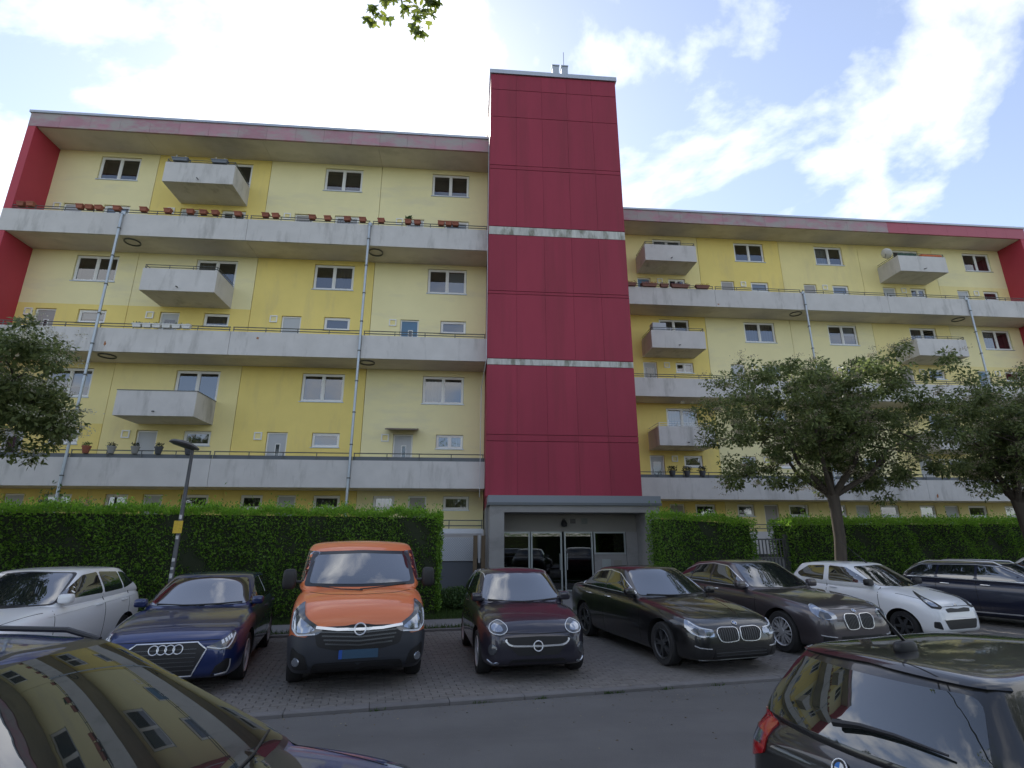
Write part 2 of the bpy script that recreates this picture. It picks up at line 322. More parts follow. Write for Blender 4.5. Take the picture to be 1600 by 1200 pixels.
def window(parent, x0, x1, z0, z1, y, n=2, cover=None, sill=True, door=False, tilt=False):
    b = MB(); yf = y + .075; g = .012
    ring(b, x0 + g, x1 - g, z0 + g, z1 - g, yf, yf + .07, .055)
    wd = (x1 - x0 - 2 * g - .11) / n; panes = []
    for i in range(n):
        a = x0 + g + .055 + wd * i; c = a + wd
        if i: b.box(a - .028, a + .028, yf - .004, yf + .07, z0 + g + .055, z1 - g - .055)
        aa = a + (.028 if i else 0); cc = c - (.028 if i < n - 1 else 0)
        ring(b, aa, cc, z0 + g + .055, z1 - g - .055, yf + .012, yf + .06, .05)
        panes.append((aa + .05, cc - .05, z0 + g + .105, z1 - g - .105))
    o = b.build('balcony_door' if door else 'window', M_frame, parent)
    for i, (a, c, d, e) in enumerate(panes):
        p = MB(); p.add([(a - .01, yf + .04, d - .01), (c + .01, yf + .04, d - .01), (c + .01, yf + .04, e + .01), (a - .01, yf + .04, e + .01)], [(0, 1, 2, 3)]); q = p.build('pane', M_glass, o)
        if random.random() < .5: q.rotation_euler = (0, 0, 0)
        k = cover[i % len(cover)] if cover else 'dark'
        if k != 'dark':
            mm = {'net': M_curt, 'blind': M_blind, 'drape': M_drape}[k]; hh = e - (e - d) * (1.0 if k != 'blind' else random.uniform(.45, 1))
            cb = MB(); nseg = 14; vs_ = []; fs_ = []
            for s_ in range(nseg + 1):
                xx = a + (c - a) * s_ / nseg; yy = yf + .14 + (0 if k == 'blind' else .018 * math.sin(s_ * 2.1 + i))
                vs_ += [(xx, yy, hh), (xx, yy, e)]
            for s_ in range(nseg): fs_.append((2 * s_, 2 * s_ + 2, 2 * s_ + 3, 2 * s_ + 1))
            cb.add(vs_, fs_); cb.build('blind' if k == 'blind' else 'curtain', mm, o)
    rb_ = MB(); rb_.box(x0 + .002, x1 - .002, y + .50, y + .52, z0, z1); rb_.build('room_shade', M_dark, o)  # dark sheet standing in for the unlit room behind the panes
    if sill:
        s2 = MB(); s2.box(x0 - .04, x1 + .04, y - .035, y + .07, z0 - .03, z0 + .008); s2.build('sill', M_coping, o)
    return o
def door(parent, x0, x1, z0, z1, y, m, style=0):
    b = MB(); ring(b, x0 + .01, x1 - .01, z0, z1 - .01, y + .08, y + .14, .06); o = b.build('door', M_frame if style != 3 else m, parent)
    q = MB(); q.box(x0 + .07, x1 - .07, y + .105, y + .14, z0 + .06, z1 - .07); q.build('door_leaf', m, o)
    if style == 1:
        q = MB(); q.box(x0 + .2, x1 - .2, y + .098, y + .104, z0 + 1.25, z1 - .35); q.build('door_pane', M_glassd, o)
    if style == 2:
        cx = (x0 + x1) / 2 + .05; q = MB(); ring(q, cx - .11, cx + .11, z0 + .5, z1 - .5, y + .092, y + .104, .03); q.build('pane_trim', M_frame, o)
        q = MB(); q.box(cx - .08, cx + .08, y + .096, y + .1045, z0 + .53, z1 - .53); q.build('door_pane', M_glassd, o)
    q = MB(); q.tube((x1 - .14, y + .06, z0 + 1.05), (x1 - .24, y + .06, z0 + 1.05), .012); q.tube((x1 - .14, y + .105, z0 + 1.05), (x1 - .14, y + .06, z0 + 1.05), .012); q.build('door_handle', M_alu, o)
    return o
M_glassd = mat('dark_door_glass', (.03, .04, .05), .05, spec=.8, ior=1.7)
def vent(parent, x, z, y):
    b = MB(); ring(b, x - .17, x + .17, z - .17, z + .17, y - .05, y, .05); o = b.build('wall_vent', M_frame, parent)
    q = MB(); q.box(x - .135, x + .135, y - .012, y, z - .135, z + .135); q.build('vent_grille', M_mid, o)
def rails(parent, x0, x1, y, z, hs=(.09, .21), step=1.37, m=None, r=.021, name='railing'):
    b = MB(); m = m or M_rail
    for h in hs: b.tube((x0, y, z + h), (x1, y, z + h), r, n=6)
    n = max(1, round((x1 - x0) / step))
    for i in range(n + 1):
        x = x0 + .03 + (x1 - x0 - .06) * i / n; b.tube((x, y, z - .02), (x, y, z + hs[-1]), r * .9, n=6)
    return b.build(name, m, parent)
def pipe(parent, x, y, z0, z1):
    b = MB(); b.tube((x, y, z0), (x, y, z1), .055, n=12); b.tube((x, y, z1), (x, y + .12, z1 + .14), .05, n=10); b.lathe([(.05, 0), (.11, .0), (.11, .16), (.05, .16)], 'z', (x, y + .10, z1 + .02), 12)
    o = b.build('downpipe', M_pipe, parent, True)
    z = z1 - .7
    while z > z0 + .5:
        q = MB(); q.lathe([(.056, -.025), (.072, -.025), (.072, .025), (.056, .025)], 'z', (x, y, z), 12); q.box(x - .012, x + .012, y + .05, y + .15, z - .012, z + .012); q.build('pipe_clamp', M_rail, o); z -= 1.37
def balcony(parent, x0, x1, yb, yf, z, rail=None, spout=True):
    b = MB(); h = 1.05; t = .09
    b.box(x0, x1, yf, yb, z, z + .16)
    b.box(x0, x1, yf, yf + t, z + .16, z + h); b.box(x0, x0 + t, yf + t, yb, z + .16, z + h); b.box(x1 - t, x1, yf + t, yb, z + .16, z + h)
    o = b.build('balcony', M_conc, parent)
    if rail:
        q = MB(); r = .016; zz = z + h
        for hh in (.08, .19):
            q.tube((x0 + .06, yf + .05, zz + hh), (x1 - .06, yf + .05, zz + hh), r, n=6); q.tube((x0 + .05, yf + .05, zz + hh), (x0 + .05, yb, zz + hh), r, n=6); q.tube((x1 - .05, yf + .05, zz + hh), (x1 - .05, yb, zz + hh), r, n=6)
        for i in range(4): q.tube((x0 + .06 + (x1 - x0 - .12) * i / 3, yf + .05, zz), (x0 + .06 + (x1 - x0 - .12) * i / 3, yf + .05, zz + .19), r, n=6)
        q.build('balcony_railing', rail, o)
    else:
        q = MB(); q.box(x0 - .015, x1 + .015, yf - .015, yf + t + .01, z + h, z + h + .03); q.box(x0 - .015, x0 + t + .01, yf + t + .01, yb, z + h, z + h + .03); q.box(x1 - t - .01, x1 + .015, yf + t + .01, yb, z + h, z + h + .03); q.build('balcony_capping', M_rail, o)
    if spout:
        cx = (x0 + x1) / 2; q = MB(); q.tube((cx, yf + .02, z + .19), (cx + .02, yf - .16, z + .15), .028, n=8); q.build('water_spout', M_rail, o)
    return o

def wing(name, label, parapet_y, wall_y, J, xw, xd, xk, xv, balc, colors, x_end_in, x_end_out, side, pipes, ground):
    bd = empty(name, ((J[0] + J[-1]) / 2, parapet_y, 0)); tag(bd, label, 'apartment building'); off = bd.location.copy()
    inv = Matrix.Translation(-off)
    made_before = set(C.objects)
    P = None
    y = wall_y; py = parapet_y
    rooms = []
    for k in range(3):
        b, t = B_[k], T_[k]; top = (B_[k + 1] if k < 2 else FB)
        ops = []
        for u in range(len(J) - 1):
            if xw[u]:
                isb = u in balc; zb0 = b + 2.95 if isb else b + 3.95
                ops.append((*xw[u], zb0, b + 5.28, 'b' if isb else 'w', u))
            ops.append((*xd[u], b + .2, b + 2.53, 'd', u)); ops.append((*xk[u], b + 1.88, b + 2.53, 'k', u))
        for u in range(len(J) - 1):
            rects = [o[:4] for o in ops]
            col = colors[k][u]; x0 = J[u] + (.012 if u else 0); x1 = J[u + 1] - (.012 if u < len(J) - 2 else 0)
            if isinstance(col, tuple):
                wall_panel(bd, x0, x1, b + .2, b + 2.78, y, rects, col[1]); wall_panel(bd, x0, x1, b + 2.78, top, y + .002, rects, col[0])
            else: wall_panel(bd, x0, x1, b + .2, top, y, rects, col)
        for a, c, d, e, kind, u in ops:
            rv = random.random()
            if kind == 'w': window(bd, a, c, d, e, y, 2, random.choice([('dark',), ('net', 'dark'), ('dark', 'drape'), ('dark',), ('drape', 'drape'), ('dark', 'blind')]))
            elif kind == 'b': window(bd, a, c, d, e, y, 2, random.choice([('dark',), ('net', 'net'), ('drape', 'dark')]), sill=False, door=True)
            elif kind == 'k': window(bd, a, c, d, e, y, 2 if rv < .35 else 1, random.choice([('dark',), ('dark',), ('dark', 'net'), ('blind',), ('drape',)]))
            else: door(bd, a, c, d, e, y, [M_doorw, M_doorw, M_doorg, M_doorb][int(rv * 3.99)] if not (k == 0) else M_doorw, [1, 2, 0, 1][int(random.random() * 3.99)])
        for u in range(len(J) - 1):
            if xv[u] is not None: vent(bd, xv[u], b + 2.34, y)
        # gallery
        for u in range(len(J) - 1):
            x0 = (J[u] if u else x_end_out if side < 0 else J[0]) + .008; x1 = (J[u + 1] if u < len(J) - 2 else x_end_out if side > 0 else J[-1]) - .008
            box('gallery_slab', M_soffit, bd, x0, x1, py + .10, y + .05, b, b + .2)
            box('parapet_panel', M_conc, bd, x0, x1, py, py + .097, b - .012, t)
            hs = (.10, .22) if k else (.30,)
            rails(bd, x0 + .05, x1 - .05, py + .05, t, hs)
            if k == 0: box('base_flashing', M_railD, bd, x0, x1, py + .10, py + .115, t - .02, t + .17)
    for u in balc:
        for k in range(3):
            rl = [None, M_rail, M_rail][k] if side < 0 else [M_railw, M_rail, M_rail][k]
            balcony(bd, balc[u][0], balc[u][1], y, py - .12, B_[k] + 2.8, rl)
    # ground floor
    g0 = 1.27
    rects = [o for o, _ in ground]
    for u in range(len(J) - 1):
        col = colors[3][u]
        wall_panel(bd, J[u] + (.01 if u else 0), J[u + 1] - (.01 if u < len(J) - 2 else 0), g0, B_[0], y, [o for o in rects], col)
        box('parapet_panel', M_conc, bd, J[u] + .008, J[u + 1] - .008, py, py + .097, g0 - .02, 2.36); box('gallery_slab', M_soffit, bd, J[u] + .008, J[u + 1] - .008, py + .1, y + .05, g0 - .02, g0 + .15)
        rails(bd, J[u] + .06, J[u + 1] - .06, py + .05, 2.36, (.15, .36))
        box('base_wall', M_base, bd, J[u] + .005, J[u + 1] - .005, py + .35, py + .45, -.03, g0 - .021)
    for (a, c, d, e), kind in ground:
        if kind == 'd': door(bd, a, c, d, e, y, M_doorg if random.random() < .6 else M_doorw, 0)
        else: window(bd, a, c, d, e, y, 2 if random.random() < .3 else 1, random.choice([('dark',), ('drape',), ('dark',)]))
    # roof, fascia, end wall
    xa, xb = (x_end_out, J[-1]) if side < 0 else (J[0], x_end_out)
    n = len(J) - 1
    for u in range(n):
        box('roof_soffit', M_soffit, bd, (J[u] if u else xa) + .006, (J[u + 1] if u < n - 1 else xb) - .006, py + .103, y + .05, FB, FB + .2)
    wf = 1.36; m_ = int(round((xb - xa) / wf))
    for i in range(m_):
        a = xa + (xb - xa) * i / m_; c = xa + (xb - xa) * (i + 1) / m_
        clean = side > 0 and a > 26.0
        box('fascia_panel', M_fascia2 if clean else M_fascia, bd, a + .004, c - .004, py + .0, py + .10, FB - .015, RT - .12)
    box('roof_coping', M_coping, bd, xa - .06, xb + .06 * (side > 0), py - .06, py + .3, RT - .12, RT)
    box('roof_deck', M_roof, bd, xa, xb, py + .30, y + 11.5, RT - .45, RT - .10)
    ei, eo = x_end_in, x_end_out
    a, c = (eo, ei) if side < 0 else (ei, eo)
    zz = [-.03] + [z_ for k in range(3) for z_ in (B_[k] - .015, T_[k] + .003)] + [FB - .018]
    for i in range(0, len(zz), 2): box('end_wall_panel', M_redside, bd, a, c, py + .012, y + .2, zz[i], zz[i + 1])
    for k in range(3): box('end_wall_panel', M_redside, bd, a, c, py + .10, y + .2, B_[k] + .203, T_[k] - .001)
    # core so that nothing shows through
    cb = MB(); cb.box(xa + .05, xb - .05, y + .56, y + 11.4, -.03, RT - .46); cb.build('building_core', M_core, bd)
    for x in pipes: pipe(bd, x, py - .075, .0, T_[2] - .1)
    for x in pipes:
        for k in (1, 2):
            q = MB(); q.lathe([(.30, 0), (.34, 0), (.34, .05), (.30, .05)], 'z', (x + .25 * -side, py + .6, B_[k] - .052), 24, True); q.build('soffit_ring_bracket', M_rail, bd)
    new = [o for o in C.objects if o not in made_before and o.parent == bd]
    for o in new: o.matrix_parent_inverse = inv
    return bd
M_railD = mat('dark_flashing', (.10, .115, .13), .5); M_base = mat('dark_base_render', (.20, .21, .225), .8, noise=.1)
M_fascia2 = mat('repainted_fascia', (.42, .10, .14), .6, noise=.06, nscale=1); M_roof = mat('roof_felt', (.15, .15, .15), .9)
M_core = mat('core_masonry', (.12, .11, .1), .9)
p_, m_, s_ = M_pale, M_mid, M_strong
gl = []
for j in (-21.2, -15.75, -10.3, -4.75):
    for a, b2, kd in ((.70, 1.62, 'k'), (2.2, 3.0, 'd'), (3.72, 4.85, 'k')):
        if j + a > -20.4: gl.append(((j + a, j + b2, 3.2 if kd == 'k' else 1.42, 3.8), kd))
left = wing('apartment_building', 'yellow apartment wing with three gallery decks, left of the red stair tower', LP, LB,
     [-20.5, -15.75, -10.3, -4.75, .73], [(-18.5, -16.6), (-13.1, -11.2), (-7.6, -5.7), (-2.15, -.25)], [(-19.7, -18.8), (-14.3, -13.43), (-8.85, -7.95), (-3.35, -2.47)],
     [(-17.85, -16.63), (-12.35, -11.2), (-6.9, -5.7), (-1.44, -.22)], [-19.95, -14.72, -9.2, -3.7], {1: (-14.34, -11.2)},
     [[(m_, s_), m_, s_, p_], [(p_, s_), (p_, s_), s_, p_], [p_, s_, p_, p_], [s_, s_, s_, p_]], -20.5, -20.85, -1, [-15.75, -4.8], gl)
gr = []
for j in (8.9, 14.3, 19.72, 25.13, 30.4):
    for a, b2, kd in ((.70, 1.68, 'k'), (2.25, 3.1, 'd'), (3.7, 4.85, 'k')): gr.append(((j + a, j + b2, 3.2 if kd == 'k' else 1.42, 3.84), kd))
gr = [g for g in gr if g[0][0] > 10]
right = wing('apartment_building', 'yellow apartment wing set back, right of the red stair tower', RP, RB,
     [8.6, 14.3, 19.72, 25.13, 30.35, 35.2], [(11.38, 13.25), (16.72, 18.7), (22.15, 24.06), (27.6, 29.4), (32.53, 34.45)], [(10.22, 11.06), (15.6, 16.46), (21.05, 21.9), (26.4, 27.3), (31.55, 32.4)],
     [(12.2, 13.28), (17.55, 18.7), (22.97, 24.06), (28.29, 29.35), (33.38, 34.44)], [11.65, 17.05, 22.45, 27.8, 32.85], {0: (10.22, 13.36), 3: (26.3, 29.45)},
     [[s_, p_, p_, m_, p_], [s_, p_, p_, m_, (p_, m_)], [m_, s_, m_, m_, (p_, m_)], [s_, m_, m_, m_, m_]], 35.2, 35.6, 1, [19.77, 30.3], gr)
# door canopy on the first gallery
cb = MB(); cb.add([(-3.62, LB - .75, 6.58), (-2.24, LB - .75, 6.58), (-2.24, LB, 6.74), (-3.62, LB, 6.74), (-3.62, LB - .75, 6.63), (-2.24, LB - .75, 6.63), (-2.24, LB, 6.8), (-3.62, LB, 6.8)], [(0, 3, 2, 1), (4, 5, 6, 7), (0, 1, 5, 4), (1, 2, 6, 5), (2, 3, 7, 6), (3, 0, 4, 7)])
o = cb.build('door_canopy', mat('brown_canopy', (.16, .13, .11), .6), left); o.matrix_parent_inverse = Matrix.Translation(-left.location)
# stair tower
TX0, TX1, TY, TZ = .74, 7.16, 21.8, 24.98
tw = empty('stair_tower', ((TX0 + TX1) / 2, TY, 0)); tag(tw, 'tall windowless stair tower clad in dark red panels', 'tower')
def tpart(o): o.matrix_parent_inverse = Matrix.Translation(-tw.location); return o
tb = MB(); tb.box(TX0 + .03, TX1 - .03, TY + .03, TY + 8.5, 3.2, TZ - .2); tpart(tb.build('tower_core', mat('joint_dark_red', (.22, .03, .05), .8), tw))
rows = [3.62, 5.87, 6.14, 9.17, 9.46, 12.50, 12.65, 15.49, 15.93, 19.06, 19.28, 22.11, 23.77, 24.72]
cw = (TX1 - TX0) / 5
for i in range(len(rows) - 1):
    z0, z1 = rows[i], rows[i + 1]
    if (z0, z1) in ((9.17, 9.46), (15.49, 15.93)):
        tpart(box('concrete_band', M_band, tw, TX0 + .01, TX1 - .01, TY + .005, TY + .25, z0 + .015, z1 - .015)); continue
    for c in range(5):
        tpart(box('cladding_panel', M_red, tw, TX0 + cw * c + .004, TX0 + cw * (c + 1) - .004, TY - random.uniform(0, .004), TY + .035, z0 + .014, z1 - .014))
    for sx in (TX0, TX1):
        for c in range(2): tpart(box('cladding_panel', M_red, tw, sx - (.0 if sx == TX0 else .03), sx + (.03 if sx == TX0 else .0), TY + .04 + c * 1.8, TY + .04 + (c + 1) * 1.8 - .012, z0 + .014, z1 - .014))
tpart(box('roof_coping', M_coping, tw, TX0 - .07, TX1 + .07, TY - .07, TY + 8.6, TZ - .24, TZ))
for x in (4.15, 4.62):
    q = MB(); q.box(x - .17, x + .17, TY + .35, TY + .65, TZ - .01, TZ + .92); q.box(x - .2, x + .2, TY + .32, TY + .68, TZ + .92, TZ + .98); tpart(q.build('vent_stack', M_coping, tw))
q = MB(); q.tube((4.66, TY + .75, TZ - .01), (4.66, TY + .75, TZ + 2.3), .014, n=6); tpart(q.build('lightning_rod', M_rail, tw))
q = MB(); q.path([(TX0 - .05, TY - .05, TZ - .2), (TX0 - .05, TY - .03, 15.9), (TX0 - .03, TY - .03, 9.4), (TX0 - .22, TY + .3, 8.2), (TX0 - .22, TY + .35, 3.6)], [.012] * 5, 6); tpart(q.build('lightning_cable', M_coping, tw))
# entrance portal
pt = empty('entrance_portal', (4.07, 20.3, 0)); tag(pt, 'grey concrete entrance porch with glazed doors at the tower foot', 'porch')
def pp(o): o.matrix_parent_inverse = Matrix.Translation(-pt.location); return o
pp(box('pillar', M_portal, pt, .86, 1.40, 20.3, 21.76, -.02, 2.95)); pp(box('pillar', M_portal, pt, 6.76, 7.30, 20.3, 21.76, -.02, 2.95))
pp(box('lintel', M_portal, pt, .86, 7.30, 20.3, 21.76, 2.951, 3.2)); pp(box('porch_roof', M_railD, pt, .78, 7.38, 20.22, 21.75, 3.203, 3.30)); pp(box('roof_fascia', mat('slate_fascia', (.22, .245, .28), .6), pt, .80, 7.36, 20.24, 21.75, 3.301, 3.56))
M_lob = mat('lobby_wall', (.24, .23, .21), .8)
pp(box('transom_wall', M_lob, pt, 1.401, 6.759, 21.62, 21.74, 2.27, 2.95)); pp(box('step', M_path, pt, 1.401, 6.759, 20.35, 21.7, -.02, .06))
xs = [1.40, 2.53, 3.83, 5.02, 6.05, 6.76]
def glazed(nm, x0, x1, z0, z1):
    b = MB(); ring(b, x0 + .004, x1 - .004, z0, z1, 21.60, 21.68, .06); o = pp(b.build(nm, M_alu, pt)); q = MB(); q.box(x0 + .05, x1 - .05, 21.635, 21.645, z0 + .05, z1 - .05); q.build('pane', M_glassE, o)
    return o
M_glassE = glassmat('entrance_glass', (.30, .33, .31), .05)
glazed('side_light', 1.41, 2.50, .07, 2.27)
for a, c in ((2.53, 3.76), (3.84, 4.98)):
    o = glazed('entrance_door', a, c, .07, 2.27); q = MB(); q.tube((c - .1 if a < 3 else a + .1, 21.55, .85), (c - .1 if a < 3 else a + .1, 21.55, 1.45), .018); q.build('door_handle', M_alu, o)
glazed('side_light', 5.02, 6.30, 1.42, 2.27); pp(box('intercom_wall', M_portal, pt, 5.02, 6.30, 21.60, 21.7, .07, 1.415)); pp(box('wall_return', M_portal, pt, 6.31, 6.758, 21.55, 21.7, .07, 2.268))
pp(box('intercom_panel', M_alu, pt, 5.32, 5.66, 21.585, 21.598, .92, 1.24)); pp(box('letter_slots', M_lob, pt, 5.78, 6.1, 21.585, 21.598, .98, 1.2))
pp(box('number_plaque', mat('plaque', (.05, .04, .04), .4), pt, 4.10, 4.32, 21.6, 21.618, 2.58, 2.76)); pp(box('name_plaque', mat('plaque2', (.15, .16, .15), .5), pt, 4.55, 4.80, 21.6, 21.618, 2.56, 2.78))
q = MB(); q.lathe([(0, 0), (.10, .02), (.13, .12), (.06, .26), (0, .28)], 'z', (3.83, 21.45, 2.45), 14); q.box(3.80, 3.86, 21.44, 21.62, 2.70, 2.76); pp(q.build('porch_lantern', M_black, pt, True))
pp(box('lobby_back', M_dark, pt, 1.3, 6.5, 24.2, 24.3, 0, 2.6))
for a, c in ((TX0 + .03, 1.36), (6.8, TX1 - .03)): tpart(box('tower_base', M_portal, tw, a, c, TY, TY + 8.4, -.03, 3.2))

# ------------------------------------------------------------------ vegetation
def leaf_quads(P, D, Nn, L, W, fold=.25):
    """P base points, D directions, Nn side-normals; folded rhombic leaves (2 quads sharing the midrib)"""
    S = np.cross(D, Nn); S /= np.linalg.norm(S, axis=1, keepdims=True) + 1e-9
    U = np.cross(S, D); L = L[:, None]; W = W[:, None]
    mid = P + D * L * .5 - U * L * .06
    tip = P + D * L - U * L * .14
    a = mid + S * W * .5 + U * W * fold; b = mid - S * W * .5 + U * W * fold
    v = np.stack([P, a, tip, b], 1).reshape(-1, 3); n = len(P); i = np.arange(n) * 4
    f = np.concatenate([np.stack([i, i + 1, i + 2], 1), np.stack([i, i + 2, i + 3], 1)])
    return v, f
def fast_mesh(name, v, f):
    me = bpy.data.meshes.new(name); v = np.asarray(v, np.float32); f = np.asarray(f, np.int32)
    me.vertices.add(len(v)); me.vertices.foreach_set('co', v.ravel()); k = f.shape[1]
    me.loops.add(f.size); me.loops.foreach_set('vertex_index', f.ravel()); me.polygons.add(len(f)); me.polygons.foreach_set('loop_start', np.arange(0, f.size, k, dtype=np.int32)); me.update(calc_edges=True); me.validate()
    return me
def unit(a): return a / (np.linalg.norm(a, axis=1, keepdims=True) + 1e-9)
M_hedge = leafmat('hedge_leaf', (.058, .140, .020), (.17, .31, .04), .34, .42)
M_hedgen = leafmat('hedge_new_growth', (.12, .27, .025), (.25, .43, .045), .45, .45)
M_wood = mat('bark', (.085, .07, .055), .95, noise=.3, nscale=9, stretch=(1, 1, .25), bump=.6, bscale=35)
M_hcore = mat('hedge_shade_core', (.020, .028, .012), .95)
def hedge(label, s0, s1, t0, t1, h0, h1, n, seed):
    g = np.random.default_rng(seed); o = empty('hedge', st((s0 + s1) / 2, (t0 + t1) / 2)); tag(o, label, 'hedge', 'clipped hedges along the footpath')
    Lx = s1 - s0; A = np.array([Lx * 2.6, Lx * (t1 - t0), (t1 - t0) * 2.6, (t1 - t0) * 2.6, Lx * 1.0]); A = A / A.sum()
    k = g.choice(5, n, p=A); a = g.random(n); b = g.random(n); dep = np.abs(g.normal(0, .09, n))
    bump = lambda u, v: .09 * np.sin(u * 2.1 + 1 + v) + .07 * np.sin(u * 5.3 + v * 3) + .04 * np.sin(v * 7 + u * 1.3)
    s = np.where(k == 2, s0 + dep, np.where(k == 3, s1 - dep, s0 + a * Lx)); t = np.where(k == 0, t0 + dep, np.where(k == 4, t1 - dep, t0 + b * (t1 - t0)))
    hh = h0 + (h1 - h0) * (s - s0) / Lx + .05 * np.sin(s * 3.7) + .035 * np.sin(s * 9.1 + 2)
    z = np.where(k == 1, hh - dep + g.exponential(.065, n) * (g.random(n) < .5), np.where(k < 5, .10 + g.random(n) * (hh - .10), 0))
    t = t + np.where(k == 0, bump(s, z), 0)
    x = K0.x + E1.x * s + E2.x * t; y = K0.y + E1.y * s + E2.y * t
    P = np.stack([x, y, z], 1)
    nrm = np.zeros((n, 3)); e1 = np.array(E1); e2 = np.array(E2)
    nrm[k == 0] = -e2; nrm[k == 1] = (0, 0, 1); nrm[k == 2] = -e1; nrm[k == 3] = e1; nrm[k == 4] = e2
    D = unit(nrm * .7 + g.normal(0, .55, (n, 3)) + np.array([0, 0, .35])); Nn = unit(g.normal(0, 1, (n, 3)))
    L = g.uniform(.055, .10, n); W = L * g.uniform(.42, .6, n)
    new = (z > hh - .20 - .1 * g.random(n)) & (g.random(n) < .85) | (g.random(n) < .10)
    for msk, nm, m in ((~new, 'foliage', M_hedge), (new, 'new_growth', M_hedgen)):
        v, f = leaf_quads(P[msk], D[msk], Nn[msk], L[msk], W[msk]); ob = link(nm, fast_mesh(nm, v, f), m, o); ob.matrix_parent_inverse = Matrix.Translation(-o.location)
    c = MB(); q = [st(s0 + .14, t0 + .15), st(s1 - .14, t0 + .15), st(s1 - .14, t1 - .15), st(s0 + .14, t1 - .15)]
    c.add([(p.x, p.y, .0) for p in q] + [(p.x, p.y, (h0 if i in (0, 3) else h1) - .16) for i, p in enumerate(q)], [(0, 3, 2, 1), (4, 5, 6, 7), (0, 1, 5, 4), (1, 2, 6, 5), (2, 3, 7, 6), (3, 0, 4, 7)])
    ob = c.build('shade_core', M_hcore, o); ob.matrix_parent_inverse = Matrix.Translation(-o.location)  # solid dark box painted as the hedge's shaded inside, stops see-through
    return o
hedge('long clipped green hedge behind the white car, lamp post and orange van', -15.5, -.15, 8.0, 9.3, 2.78, 2.74, 62000, 1)
hedge('short clipped hedge between the entrance porch and the barred gate', 6.75, 10.15, 8.0, 9.1, 2.76, 2.62, 15000, 2)
hedge('clipped hedge right of the barred gate, behind the tree trunk', 11.55, 27.0, 8.0, 9.2, 2.60, 2.75, 46000, 3)

hedge('hedge added across the street behind the viewer for the porch door reflections', -14, 16, -13.2, -12.2, 2.3, 2.4, 26000, 4)  # unseen, put in to darken and green what the porch glass reflects
# rust and moss marks on the parapets
M_moss = mat('moss_mark', (.16, .15, .08), .95, noise=.3, nscale=14)
for bd_, x, y, z, rx_, rz_, m_, nm in ((left, -15.3, LP, 9.88, .05, .14, M_stain, 'rust_mark'), (left, -9.15, LP, 10.32, .07, .06, M_stain, 'rust_mark'), (right, 14.45, RP, 15.2, .08, .06, M_stain, 'rust_mark'), (right, 25.6, RP, 4.25, .06, .13, M_stain, 'rust_mark')):
    gg = np.random.default_rng(int(abs(x) * 10)); n = 14; an = np.linspace(0, 2 * math.pi, n, endpoint=False); rr = gg.uniform(.45, 1.1, n)
    o = link(nm, mesh(nm, [(x + rx_ * r * math.cos(t), y - .0025, z + rz_ * r * math.sin(t)) for r, t in zip(rr, an)], [tuple(range(n))]), m_, bd_); o.matrix_parent_inverse = Matrix.Translation(-bd_.location)

